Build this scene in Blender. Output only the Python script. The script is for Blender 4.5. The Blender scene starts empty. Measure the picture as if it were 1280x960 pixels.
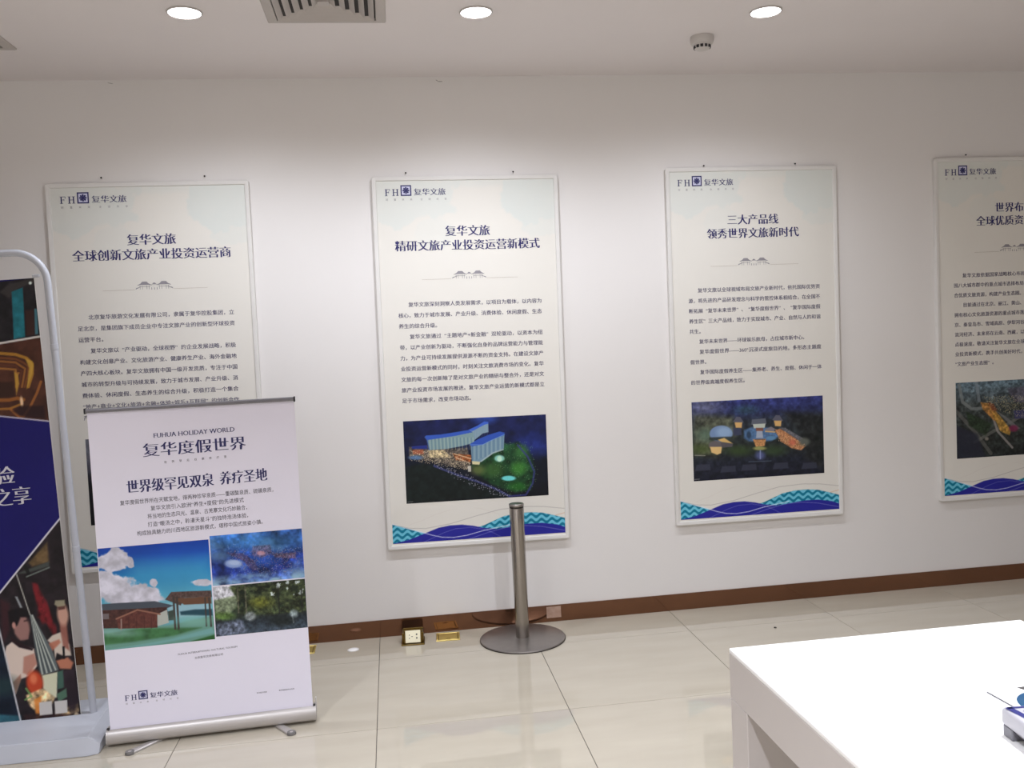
import bpy, bmesh, math, random
import numpy as np
from mathutils import Vector, Matrix

SC = bpy.context.scene
COL = SC.collection
random.seed(7)
RNG = np.random.RandomState(11)

# ---------------------------------------------------------------- camera
CAM = (0.5765, -4.7875, 1.5807)
YAW, PITCH, ROLL, FPX = 0.1327, -0.0548, -0.0482, 1122.17
cy_, sy_ = math.cos(YAW), math.sin(YAW)
cp_, sp_ = math.cos(PITCH), math.sin(PITCH)
fwd = Vector((sy_ * cp_, cy_ * cp_, sp_))
rgt = Vector((cy_, -sy_, 0.0))
up = rgt.cross(fwd)
r2 = rgt * math.cos(ROLL) + up * math.sin(ROLL)
u2 = up * math.cos(ROLL) - rgt * math.sin(ROLL)
cam_d = bpy.data.cameras.new('camera')
cam_d.sensor_fit = 'HORIZONTAL'
cam_d.sensor_width = 36.0
cam_d.lens = FPX / 1280.0 * 36.0
cam_d.clip_start = 0.02
cam = bpy.data.objects.new('camera', cam_d)
COL.objects.link(cam)
cam.matrix_world = Matrix(((r2.x, u2.x, -fwd.x, CAM[0]), (r2.y, u2.y, -fwd.y, CAM[1]),
                           (r2.z, u2.z, -fwd.z, CAM[2]), (0, 0, 0, 1)))
SC.camera = cam

# ---------------------------------------------------------------- world, exposure
W = bpy.data.worlds.new('world')
W.use_nodes = True
W.node_tree.nodes['Background'].inputs[0].default_value = (0.0, 0.0, 0.0, 1)
W.node_tree.nodes['Background'].inputs[1].default_value = 0.0
SC.world = W
SC.view_settings.view_transform = 'Standard'
SC.view_settings.look = 'None'
SC.view_settings.gamma = 1.0
SC.view_settings.use_curve_mapping = False
SC.view_settings.exposure = 0.20

LIGHT_COL = (0.885, 0.935, 1.03)
# recessed downlights: x, y, watts of the spot under each
DOWNLIGHTS = [(-0.174, -0.935, 58), (1.013, -0.94, 76), (2.295, -0.945, 54)]
TABLE_AND_FILL_LIGHTS = [(1.95, -3.05, 190), (-0.9, -3.3, 150), (3.6, -3.3, 85), (0.5, -5.4, 420), (2.6, -5.4, 280), (-1.8, -5.4, 280)]  # table lamp first; the rest are unseen fill lamps added for brightness

ROOM = (-3.3, 6.2, -7.0, 0.0)
CEIL = 2.9486

# ---------------------------------------------------------------- materials
def lin(c):
    return tuple((v / 255.0 / 12.92) if v / 255.0 <= 0.04045 else ((v / 255.0 + 0.055) / 1.055) ** 2.4 for v in c)

def mat(name, rgb, rough=0.5, metal=0.0, coat=0.0, noise=None, bump=None, spec=0.5, emit=None, stretch=(1, 1, 1), attr=None):
    m = bpy.data.materials.new(name)
    m.use_nodes = True
    nt = m.node_tree
    b = nt.nodes['Principled BSDF']
    c = lin(rgb) + (1,)
    b.inputs['Base Color'].default_value = c
    b.inputs['Roughness'].default_value = rough
    b.inputs['Metallic'].default_value = metal
    b.inputs['Coat Weight'].default_value = coat
    b.inputs['Coat Roughness'].default_value = 0.04
    b.inputs['Specular IOR Level'].default_value = spec
    if emit:
        b.inputs['Emission Color'].default_value = lin(emit[0]) + (1,)
        b.inputs['Emission Strength'].default_value = emit[1]
    tc = nt.nodes.new('ShaderNodeTexCoord')
    mp = nt.nodes.new('ShaderNodeMapping')
    mp.inputs['Scale'].default_value = stretch
    nt.links.new(tc.outputs['Object'], mp.inputs['Vector'])
    if noise:
        sc, amt, c2 = noise
        n = nt.nodes.new('ShaderNodeTexNoise')
        n.inputs['Scale'].default_value = sc
        n.inputs['Detail'].default_value = 5
        nt.links.new(mp.outputs[0], n.inputs['Vector'])
        rmp = nt.nodes.new('ShaderNodeValToRGB')
        rmp.color_ramp.elements[0].position = 0.5 - amt
        rmp.color_ramp.elements[1].position = 0.5 + amt
        rmp.color_ramp.elements[0].color = c
        rmp.color_ramp.elements[1].color = lin(c2) + (1,)
        nt.links.new(n.outputs['Fac'], rmp.inputs[0])
        nt.links.new(rmp.outputs[0], b.inputs['Base Color'])
    if attr:
        a = nt.nodes.new('ShaderNodeAttribute')
        a.attribute_name = attr
        nt.links.new(a.outputs['Color'], b.inputs['Base Color'])
    if bump:
        sc, st = bump
        n2 = nt.nodes.new('ShaderNodeTexNoise')
        n2.inputs['Scale'].default_value = sc
        n2.inputs['Detail'].default_value = 3
        nt.links.new(mp.outputs[0], n2.inputs['Vector'])
        bp = nt.nodes.new('ShaderNodeBump')
        bp.inputs['Strength'].default_value = st
        bp.inputs['Distance'].default_value = 0.002
        nt.links.new(n2.outputs['Fac'], bp.inputs['Height'])
        nt.links.new(bp.outputs[0], b.inputs['Normal'])
    return m

SHEET = (224, 220, 212)
M = {
    'wall': mat('painted_wall', (222, 218, 215), 0.7, noise=(1.3, 0.35, (226, 222, 219)), bump=(60, 0.08)),
    'wall_far': mat('painted_side_wall', (214, 209, 206), 0.8, noise=(2, 0.3, (208, 203, 200))),
    'ceiling': mat('painted_ceiling', (226, 219, 218), 0.85, noise=(2, 0.3, (222, 215, 214)), bump=(50, 0.05)),
    'tile': mat('polished_tile', (174, 165, 149), 0.03, noise=(2.2, 0.22, (184, 175, 159)), stretch=(0.7, 3.0, 1), spec=0.75),
    'grout': mat('grout', (96, 88, 80), 0.8, noise=(40, 0.2, (80, 74, 68))),
    'skirting': mat('brown_skirting', (132, 94, 72), 0.06, metal=0.8, noise=(3, 0.3, (118, 84, 64)), bump=(6, 0.02)),
    'frame': mat('white_frame', (216, 213, 209), 0.55, noise=(8, 0.3, (222, 219, 215))),
    'print': mat('printed_sheet', SHEET, 0.5, spec=0.25, attr='print_color'),
    'navy': mat('navy_ink', (34, 32, 92), 0.45, noise=(30, 0.3, (38, 36, 98))),
    'text_ink': mat('body_text_ink', (66, 62, 98), 0.5, noise=(30, 0.3, (70, 66, 102))),
    'grey_ink': mat('grey_ink', (140, 136, 142), 0.5, noise=(30, 0.3, (146, 142, 148))),
    'tan_ink': mat('tan_ink', (186, 176, 164), 0.5, noise=(30, 0.3, (180, 170, 158))),
    'black_ink': mat('dark_ink', (58, 54, 68), 0.5, noise=(30, 0.3, (62, 58, 72))),
    'white_ink': mat('white_ink', (205, 203, 212), 0.5, noise=(30, 0.3, (200, 198, 206))),
    'lavender': mat('pale_ink', (205, 205, 228), 0.5, noise=(30, 0.3, (200, 200, 222))),
    'banner': mat('banner_sheet', (230, 226, 240), 0.5, noise=(3, 0.3, (227, 223, 237))),
    'alu': mat('brushed_aluminium', (196, 190, 186), 0.45, metal=0.7, noise=(60, 0.3, (178, 174, 172)), stretch=(0.2, 4, 4)),
    'rail': mat('grey_rail', (120, 118, 122), 0.35, metal=0.6, noise=(30, 0.3, (110, 108, 112))),
    'black': mat('black_plastic', (22, 22, 26), 0.45, noise=(30, 0.3, (28, 28, 32))),
    'foot': mat('grey_foot_plastic', (112, 108, 106), 0.5, noise=(30, 0.3, (104, 100, 98))),
    'stand': mat('pale_blue_grey_metal', (180, 182, 190), 0.45, noise=(8, 0.3, (174, 176, 184))),
    'stand_print': mat('stand_print_sheet', (210, 206, 204), 0.5, spec=0.2, attr='print_color'),
    'steel': mat('brushed_steel', (166, 160, 154), 0.22, metal=1.0, noise=(40, 0.3, (158, 152, 146)), stretch=(8, 8, 0.3)),
    'steel_base': mat('steel_disc', (162, 156, 152), 0.36, metal=0.9, noise=(30, 0.3, (152, 146, 142))),
    'steel_dark': mat('dark_steel', (62, 58, 56), 0.4, metal=0.7, noise=(30, 0.3, (54, 50, 48))),
    'brass': mat('brass', (226, 204, 128), 0.42, metal=0.8, noise=(30, 0.3, (214, 190, 112)), bump=(30, 0.1)),
    'brass_dark': mat('dark_brass', (120, 96, 44), 0.3, metal=0.9, noise=(30, 0.3, (100, 80, 36))),
    'cream': mat('cream_plastic', (250, 243, 214), 0.35, noise=(30, 0.3, (246, 239, 208))),
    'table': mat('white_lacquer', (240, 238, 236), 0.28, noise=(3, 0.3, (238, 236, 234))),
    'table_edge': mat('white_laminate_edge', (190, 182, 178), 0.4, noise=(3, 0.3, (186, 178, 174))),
    'vent': mat('vent_white', (186, 178, 173), 0.5, noise=(10, 0.3, (180, 172, 167))),
    'vent_dark': mat('vent_duct', (52, 48, 46), 0.8, noise=(10, 0.3, (44, 40, 38))),
    'plastic': mat('white_plastic', (190, 184, 180), 0.4, noise=(10, 0.3, (200, 194, 190))),
    'lamp': mat('lamp_diffuser', (255, 255, 255), 0.4, emit=((255, 250, 255), 14.0), noise=(10, 0.3, (255, 255, 255))),
    'device': mat('device_white', (170, 167, 172), 0.35, noise=(10, 0.3, (166, 163, 168))),
    'device_grey': mat('device_grey', (112, 110, 116), 0.45, noise=(10, 0.3, (104, 102, 108))),
    'blue': mat('blue_print', (46, 48, 108), 0.4, noise=(10, 0.3, (40, 42, 100))),
    'teal_blue': mat('teal_blue_print', (32, 76, 110), 0.4, noise=(10, 0.3, (26, 66, 98))),
    'photo_grey': mat('brochure_photo', (58, 54, 52), 0.4, noise=(60, 0.2, (92, 88, 86))),
    'nail': mat('dark_nail', (52, 46, 44), 0.5, metal=0.5, noise=(30, 0.3, (44, 38, 36))),
    'cap_white': mat('white_cap', (250, 248, 246), 0.25, noise=(30, 0.3, (248, 246, 244))),
    'patch': mat('pale_patch', (186, 158, 142), 0.3, noise=(30, 0.2, (160, 128, 110))),
    'crumb': mat('dark_crumb', (70, 62, 56), 0.8, noise=(30, 0.3, (60, 52, 46))),
    'putty': mat('ceiling_crack', (132, 124, 118), 0.9, noise=(30, 0.3, (120, 112, 106))),
}

# ---------------------------------------------------------------- helpers
def link_mesh(name, me, m=None, parent=None, loc=None):
    o = bpy.data.objects.new(name, me)
    COL.objects.link(o)
    if m is not None:
        me.materials.append(m)
    if parent is not None:
        o.parent = parent
    if loc is not None:
        o.location = loc
    return o

def obj(name, bm, m, parent=None, smooth=False, loc=None):
    me = bpy.data.meshes.new(name)
    bmesh.ops.recalc_face_normals(bm, faces=bm.faces)
    bm.to_mesh(me)
    bm.free()
    if smooth:
        for p in me.polygons:
            p.use_smooth = True
        try:
            me.set_sharp_from_angle(angle=math.radians(40))
        except Exception:
            pass
    return link_mesh(name, me, m, parent, loc)

def tag(o, label, cat, group=None):
    o['label'] = label
    o['category'] = cat
    if group:
        o['group'] = group
    return o

def thing(name, label, cat, loc=(0, 0, 0), rot=(0, 0, 0), group=None):
    o = bpy.data.objects.new(name, None)
    COL.objects.link(o)
    o.empty_display_size = 0.1
    o.location = loc
    o.rotation_euler = rot
    return tag(o, label, cat, group)

def struct(o):
    o['kind'] = 'structure'
    return o

def add_box(bm, x0, x1, y0, y1, z0, z1, bev=0.0, seg=2, mtx=None):
    r = bmesh.ops.create_cube(bm, size=1.0)
    vs = r['verts']
    for v in vs:
        v.co = Vector(((x0 + x1) / 2 + v.co.x * (x1 - x0), (y0 + y1) / 2 + v.co.y * (y1 - y0), (z0 + z1) / 2 + v.co.z * (z1 - z0)))
    if bev > 0:
        es = list({e for v in vs for e in v.link_edges})
        r2_ = bmesh.ops.bevel(bm, geom=es, offset=bev, segments=seg, affect='EDGES', profile=0.5)
        vs = list({v for f in r2_['faces'] for v in f.verts} | {v for v in vs if v.is_valid})
    if mtx is not None:
        bmesh.ops.transform(bm, matrix=mtx, verts=vs)
    return vs

def box(x0, x1, y0, y1, z0, z1, bev=0.0, seg=2):
    bm = bmesh.new()
    add_box(bm, x0, x1, y0, y1, z0, z1, bev, seg)
    return bm

def add_lathe(bm, prof, n=48, center=(0, 0), cap=True):
    rings = []
    for r, z in prof:
        rings.append([bm.verts.new((center[0] + r * math.cos(2 * math.pi * i / n), center[1] + r * math.sin(2 * math.pi * i / n), z)) for i in range(n)])
    for a, b in zip(rings[:-1], rings[1:]):
        for i in range(n):
            bm.faces.new((a[i], a[(i + 1) % n], b[(i + 1) % n], b[i]))
    if cap:
        bm.faces.new(rings[0][::-1])
        bm.faces.new(rings[-1])

def lathe(prof, n=48):
    bm = bmesh.new()
    add_lathe(bm, prof, n)
    return bm

def tube(pts, r, n=14):
    bm = bmesh.new()
    pts = [Vector(p) for p in pts]
    rings = []
    for i, p in enumerate(pts):
        a = pts[max(i - 1, 0)]
        b = pts[min(i + 1, len(pts) - 1)]
        t = (b - a).normalized()
        ref = Vector((0, 1, 0)) if abs(t.y) < 0.9 else Vector((1, 0, 0))
        s = t.cross(ref).normalized()
        q = s.cross(t).normalized()
        rings.append([bm.verts.new(p + s * r * math.cos(2 * math.pi * k / n) + q * r * math.sin(2 * math.pi * k / n)) for k in range(n)])
    for a, b in zip(rings[:-1], rings[1:]):
        for k in range(n):
            bm.faces.new((a[k], a[(k + 1) % n], b[(k + 1) % n], b[k]))
    bm.faces.new(rings[0][::-1])
    bm.faces.new(rings[-1])
    return bm

def prism(poly, y0, y1):
    """polygon in x,z extruded from y0 to y1"""
    bm = bmesh.new()
    a = [bm.verts.new((x, y0, z)) for x, z in poly]
    b = [bm.verts.new((x, y1, z)) for x, z in poly]
    bm.faces.new(a)
    bm.faces.new(b[::-1])
    n = len(poly)
    for i in range(n):
        bm.faces.new((a[i], b[i], b[(i + 1) % n], a[(i + 1) % n]))
    return bm

def add_poly(bm, poly, y):
    bm.faces.new([bm.verts.new((x, y, z)) for x, z in poly])

def flat_rect(bm, x0, x1, z0, z1, y):
    add_poly(bm, [(x0, z0), (x1, z0), (x1, z1), (x0, z1)], y)

# ---- lettering: the font that ships with the renderer, turned into real outlines
def text_geo(body, thin=0.0, cache={}):
    key = (body, thin)
    if key not in cache:
        c = bpy.data.curves.new('lettering', 'FONT')
        c.body = body
        c.resolution_u = 2
        c.offset = -thin
        o = bpy.data.objects.new('lettering', c)
        COL.objects.link(o)
        dg = bpy.context.evaluated_depsgraph_get()
        me = bpy.data.meshes.new_from_object(o.evaluated_get(dg))
        n = len(me.vertices)
        co = np.zeros(n * 3)
        me.vertices.foreach_get('co', co)
        faces = [tuple(p.vertices) for p in me.polygons]
        bpy.data.objects.remove(o)
        bpy.data.curves.remove(c)
        bpy.data.meshes.remove(me)
        cache[key] = (co.reshape(-1, 3)[:, :2], faces)
    return cache[key]

class Letters:
    def __init__(self):
        self.v, self.f, self.n = [], [], 0

    def line(self, body, x0, zc, size, y=0.0, x1=None, anchor='l', heavy=0.0, slim=1.0, slope=0.0, thin=0.0):
        """x0 left edge (or centre with anchor 'c'), zc centre height, size of one em; x1 stretches to a right edge"""
        co, fs = text_geo(body, thin)
        w = co[:, 0].max()
        sx = size * slim
        if x1 is not None:
            sx = (x1 - x0) / w
        left = x0 - (w * sx / 2 if anchor == 'c' else 0)
        shifts = [0.0] if heavy == 0 else [-heavy, -heavy / 2, 0.0, heavy / 2, heavy]
        for k, s in enumerate(shifts):
            X = left + co[:, 0] * sx + s * size
            Z = zc + (co[:, 1] - 0.38) * size + slope * (X - x0)
            V = np.stack([X, np.full(len(X), y - k * 0.00004), Z], 1)
            self.v.append(V)
            self.f += [tuple(i + self.n for i in f) for f in fs]
            self.n += len(V)

    def rects(self, polys, y=0.0):
        for poly in polys:
            V = np.array([(x, y, z) for x, z in poly])
            self.v.append(V)
            self.f.append(tuple(range(self.n, self.n + len(poly))))
            self.n += len(poly)

    def build(self, name, m, parent):
        me = bpy.data.meshes.new(name)
        me.from_pydata(np.concatenate(self.v).tolist(), [], self.f)
        return link_mesh(name, me, m, parent)

# ---- printed pictures: colours painted on a fine grid of a flat sheet
def hom(src, dst):
    A, b = [], []
    for (x, y), (u, v) in zip(src, dst):
        A.append([x, y, 1, 0, 0, 0, -u * x, -u * y]); b.append(u)
        A.append([0, 0, 0, x, y, 1, -v * x, -v * y]); b.append(v)
    return np.append(np.linalg.solve(np.array(A, float), np.array(b, float)), 1).reshape(3, 3)

def vnoise(x, y, seed=0):
    def h(i, j):
        s = np.sin(i * 127.1 + j * 311.7 + seed * 74.7) * 43758.5453
        return s - np.floor(s)
    i, j = np.floor(x), np.floor(y)
    f, g = x - i, y - j
    f, g = f * f * (3 - 2 * f), g * g * (3 - 2 * g)
    return (h(i, j) * (1 - f) + h(i + 1, j) * f) * (1 - g) + (h(i, j + 1) * (1 - f) + h(i + 1, j + 1) * f) * g

def fbm(x, y, seed=0, o=4):
    t, a, s = 0, 0.5, 0
    for k in range(o):
        t = t + a * vnoise(x * 2 ** k, y * 2 ** k, seed + k)
        s += a
        a *= 0.5
    return t / s

class Paint:
    """canvas over a rectangle; drawing coordinates come from a quad (tl, tr, br, bl) in any units"""
    def __init__(self, w, h, quad):
        self.w, self.h = w, h
        H = hom([(0, 0), (1, 0), (1, 1), (0, 1)], quad)
        u, v = np.meshgrid(np.linspace(0, 1, w), np.linspace(0, 1, h))
        d = H[2, 0] * u + H[2, 1] * v + 1
        self.X = (H[0, 0] * u + H[0, 1] * v + H[0, 2]) / d
        self.Y = (H[1, 0] * u + H[1, 1] * v + H[1, 2]) / d
        self.u, self.v = u, v
        self.c = np.zeros((h, w, 3))
        self.px = abs(quad[1][0] - quad[0][0]) / w

    def fill(self, rgb):
        self.c[:] = rgb

    def grad(self, stops):
        v = [s[0] for s in stops]
        for k in range(3):
            self.c[..., k] = np.interp(self.v, v, [s[1][k] for s in stops])

    def mix(self, m, rgb):
        m = np.clip(m, 0, 1)[..., None]
        self.c = self.c * (1 - m) + np.array(rgb, float) * m

    def _dist_in(self, pts):
        X, Y = self.X, self.Y
        ins = np.zeros(X.shape, bool)
        n = len(pts)
        for i in range(n):
            x1, y1 = pts[i]
            x2, y2 = pts[(i + 1) % n]
            if y1 == y2:
                continue
            c = ((y1 > Y) != (y2 > Y)) & (X < (x2 - x1) * (Y - y1) / (y2 - y1) + x1)
            ins ^= c
        return ins

    def _seg(self, pts):
        D = np.full(self.X.shape, 1e9)
        for (x1, y1), (x2, y2) in zip(pts[:-1], pts[1:]):
            dx, dy = x2 - x1, y2 - y1
            t = np.clip(((self.X - x1) * dx + (self.Y - y1) * dy) / (dx * dx + dy * dy + 1e-9), 0, 1)
            D = np.minimum(D, np.hypot(self.X - x1 - t * dx, self.Y - y1 - t * dy))
        return D

    def poly(self, pts, rgb, soft=0.0, a=1.0, tex=0.0, ts=20.0):
        ins = self._dist_in(pts)
        d = self._seg(list(pts) + [pts[0]])
        s = max(soft, self.px)
        m = np.clip(0.5 + np.where(ins, d, -d) / s, 0, 1) * a
        col = np.array(rgb, float)
        if tex:
            n = fbm(self.X / ts, self.Y / ts, 5) - 0.5
            col = col * (1 + tex * 2 * n[..., None])
        self.c = self.c * (1 - m[..., None]) + col * m[..., None]

    def line(self, pts, rgb, w=1.0, a=1.0):
        d = self._seg(pts)
        self.mix(np.clip((w / 2 + self.px / 2 - d) / self.px, 0, 1) * a * min(1, max(w / self.px, 0.35)), rgb)

    def ell(self, cx, cy, rx, ry, rgb, soft=0.15, a=1.0):
        d = np.hypot((self.X - cx) / rx, (self.Y - cy) / ry)
        self.mix(np.clip((1 + soft / 2 - d) / soft, 0, 1) * a, rgb)

    def noise(self, amp, s, seed=1, pts=None, rgb=None, th=None):
        n = fbm(self.X / s, self.Y / s, seed)
        m = 1.0
        if pts is not None:
            m = self._dist_in(pts).astype(float)
        if rgb is None:
            self.c = self.c * (1 + (amp * 2 * (n - 0.5) * m)[..., None])
        else:
            self.mix(np.clip((n - th) / 0.08, 0, 1) * amp * m, rgb)

    def specks(self, pts, rgb, dens=0.02, a=0.8, seed=3):
        r = np.random.RandomState(seed).rand(self.h, self.w) < dens
        self.mix(r * self._dist_in(pts) * a, rgb)

    def build(self, name, m, parent, x0, x1, z1, z0, y):
        """grid mesh spanning x0..x1 and z1 (top)..z0 (bottom)"""
        w, h = self.w, self.h
        gx = x0 + self.u * (x1 - x0)
        gz = z1 + self.v * (z0 - z1)
        co = np.stack([gx, np.full_like(gx, y), gz], -1).reshape(-1, 3)
        i = np.arange(w * h).reshape(h, w)
        q = np.stack([i[1:, :-1], i[1:, 1:], i[:-1, 1:], i[:-1, :-1]], -1).reshape(-1, 4)
        me = bpy.data.meshes.new(name)
        me.vertices.add(len(co))
        me.vertices.foreach_set('co', co.ravel())
        me.loops.add(q.size)
        me.loops.foreach_set('vertex_index', q.ravel().astype(np.int32))
        me.polygons.add(len(q))
        me.polygons.foreach_set('loop_start', np.arange(0, q.size, 4, dtype=np.int32))
        me.update(calc_edges=True)
        c = np.clip(self.c, 0, 255) / 255.0
        c = np.where(c <= 0.04045, c / 12.92, ((c + 0.055) / 1.055) ** 2.4)
        rgba = np.concatenate([c, np.ones((h, w, 1))], -1).reshape(-1, 4)
        at = me.color_attributes.new('print_color', 'FLOAT_COLOR', 'POINT')
        at.data.foreach_set('color', rgba.ravel().astype(np.float32))
        me.validate()
        return link_mesh(name, me, m, parent)

# ================================================================ THE ROOM
X0, X1, Y0, Y1 = ROOM
floor = struct(obj('floor', box(X0, X1, Y0, Y1 + 0.1, -0.12, -0.0025), M['grout']))
struct(obj('ceiling', box(X0, X1, Y0, Y1 + 0.1, CEIL, CEIL + 0.1), M['ceiling']))
struct(obj('wall_back', box(X0, X1, 0.0, 0.12, 0.0, CEIL), M['wall']))
struct(obj('wall_left', box(X0 - 0.1, X0, Y0, Y1 + 0.1, -0.1, CEIL), M['wall_far']))
struct(obj('wall_right', box(X1, X1 + 0.1, Y0, Y1 + 0.1, -0.1, CEIL), M['wall_far']))
struct(obj('wall_front', box(X0, X1, Y0 - 0.1, Y0, -0.1, CEIL), M['wall_far']))
bb = struct(obj('baseboard_back', box(X0, X1, -0.006, 0.0, 0.0, 0.0914), M['skirting']))

# floor tiles, 0.8 m, 2 mm joints; the row at the wall is cut
TX, TY, T, J = 0.4379, -0.3505, 0.8, 0.0014
tile_cache = {}
def tile_mesh(w, d):
    k = (round(w, 3), round(d, 3))
    if k not in tile_cache:
        bm = box(0, w, 0, d, -0.010, 0.0, 0.0006, 1)
        me = bpy.data.meshes.new('tile')
        bm.to_mesh(me)
        bm.free()
        me.materials.append(M['tile'])
        tile_cache[k] = me
    return tile_cache[k]
xs = [X0] + [TX + T * k for k in range(-10, 20) if X0 < TX + T * k < X1] + [X1]
ys = [Y0] + sorted(TY - T * k for k in range(0, 20) if TY - T * k > Y0) + [Y1]
for xa, xb in zip(xs[:-1], xs[1:]):
    for ya, yb in zip(ys[:-1], ys[1:]):
        me = tile_mesh(xb - xa - 2 * J, yb - ya - 2 * J)
        o = bpy.data.objects.new('tile', me)
        COL.objects.link(o)
        o.parent = floor
        o.location = (xa + J, ya + J, 0)

# ================================================================ LIGHTS
def downlight(x, y, watts, label, cone=118, blend=0.9):
    t = thing('downlight', label, 'light', (x, y, CEIL), group='recessed ceiling downlights')
    obj('trim_ring', lathe([(0.064, 0.0), (0.070, -0.001), (0.071, -0.003), (0.068, -0.006), (0.064, -0.006), (0.0635, 0.0)][::-1], 40), M['plastic'], t, True)
    obj('lamp_disc', lathe([(0.0001, -0.0045), (0.04, -0.005), (0.0635, -0.0035), (0.0635, -0.001), (0.0001, -0.001)], 40), M['lamp'], t, True)
    l = bpy.data.lights.new('downlight_lamp', 'SPOT')
    l.energy = watts
    l.color = LIGHT_COL
    l.spot_size = math.radians(cone)
    l.spot_blend = blend
    l.shadow_soft_size = 0.055
    lo = bpy.data.objects.new('downlight_lamp', l)
    COL.objects.link(lo)
    lo.parent = t
    lo.location = (0, 0, -0.065)
    return t
names = ['left downlight above the leftmost wall panels', 'middle downlight right of the square air vent', 'right downlight beyond the smoke detector']
for (x, y, w), n in zip(DOWNLIGHTS, names):
    downlight(x, y, w, 'bright round ceiling lamp, ' + n, 160, 1.0)
table_fill_names = ['over the white table', 'added as fill light, mid room, left', 'added as fill light, mid room, right', 'added as fill light, rear row, centre', 'added as fill light, rear row, right', 'added as fill light, rear row, left']
for (x, y, w), n in zip(TABLE_AND_FILL_LIGHTS, table_fill_names):
    downlight(x, y, w, 'round ceiling lamp out of view, ' + n, 130, 0.8)

# ================================================================ WALL PANELS
def sweep_frame(w, h, prof, rad=0.012, seg=4):
    """prof: list of (inset, y); path: rounded rectangle 0..w, -h..0"""
    bm = bmesh.new()
    rings = []
    for ins, y in prof:
        r = max(rad - ins, 0.0006)
        pts = []
        for cx, cz, a0 in ((w - ins - r, -ins - r, 0), (ins + r, -ins - r, 90), (ins + r, -h + ins + r, 180), (w - ins - r, -h + ins + r, 270)):
            for k in range(seg + 1):
                a = math.radians(a0 + 90.0 * k / seg)
                pts.append((cx + r * math.cos(a), cz + r * math.sin(a)))
        rings.append([bm.verts.new((x, y, z)) for x, z in pts])
    n = len(rings[0])
    for a, b in zip(rings, rings[1:] + rings[:1]):
        for i in range(n):
            bm.faces.new((a[i], a[(i + 1) % n], b[(i + 1) % n], b[i]))
    return bm

PW, PH, PD = 0.983, 1.963, 0.024
YP = -PD + 0.006          # face of the print
YI = YP - 0.0006          # ink on it

def emblem(parent, x, z, s, y, ink=None):
    """FH  [square seal]  four characters, row of tiny characters below; x left edge, z top, s scale in metres per design mm"""
    ink = ink or M['navy']
    L = Letters()
    def R(a, b, c, d):
        return [(x + a * s, z - d * s), (x + b * s, z - d * s), (x + b * s, z - c * s), (x + a * s, z - c * s)]
    # F
    L.rects([R(4, 10, 20, 55), R(0, 14, 20, 22), R(0, 14, 53, 55), R(10, 27, 20, 22.5), R(24.5, 27, 20, 30), R(10, 21, 35, 37.5), R(19, 21, 31, 42)], y)
    # H
    L.rects([R(42, 48, 20, 55), R(62, 68, 20, 55), R(38, 52, 20, 22), R(38, 52, 53, 55), R(58, 72, 20, 22), R(58, 72, 53, 55), R(48, 62, 36, 38.5)], y)
    # seal: square ring and flower disc
    a, b, t = 82, 138, 6.5
    L.rects([R(a, b, 0, t), R(a, b, 56 - t, 56), R(a, a + t, t, 56 - t), R(b - t, b, t, 56 - t)], y)
    cx, cz = x + 110 * s, z - 28 * s
    petals = []
    for k in range(8):
        a0 = math.radians(45 * k)
        pts = [(cx + 3 * s * math.cos(a0 + d * 2), cz + 3 * s * math.sin(a0 + d * 2)) for d in (-0.18,)]
        for d, r in ((-0.36, 13), (-0.2, 18), (0.2, 18), (0.36, 13)):
            pts.append((cx + r * s * math.cos(a0 + d), cz + r * s * math.sin(a0 + d)))
        pts.append((cx + 3 * s * math.cos(a0 + 0.36), cz + 3 * s * math.sin(a0 + 0.36)))
        petals.append(pts)
    L.rects(petals, y - 0.0003)
    L.rects([[(cx + 8 * s * math.cos(math.radians(30 * k)), cz + 8 * s * math.sin(math.radians(30 * k))) for k in range(12)]], y - 0.00035)
    L.line('复华文旅', x + 150 * s, z - 36 * s, 39 * s, y, x1=x + 316 * s, heavy=0.036, thin=0.012)
    e = L.build('logo_lettering', ink, parent)
    Lb = Letters()
    Lb.rects([R(a + t, b - t, t, 56 - t)], y + 0.0002)
    Lb.build('seal_ground', M['lavender'], e)
    Ls = Letters()
    for i, ch in enumerate('财富未来'):
        Ls.line(ch, x + (3 + i * 42) * s, z - 74 * s, 13 * s, y)
    Ls.build('logo_subline', M['grey_ink'], e)
    Ls = Letters()
    for i, ch in enumerate('全球共享'):
        Ls.line(ch, x + (183 + i * 42) * s, z - 74 * s, 13 * s, y)
    Ls.build('logo_subline', M['grey_ink'], e)
    return e

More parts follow.
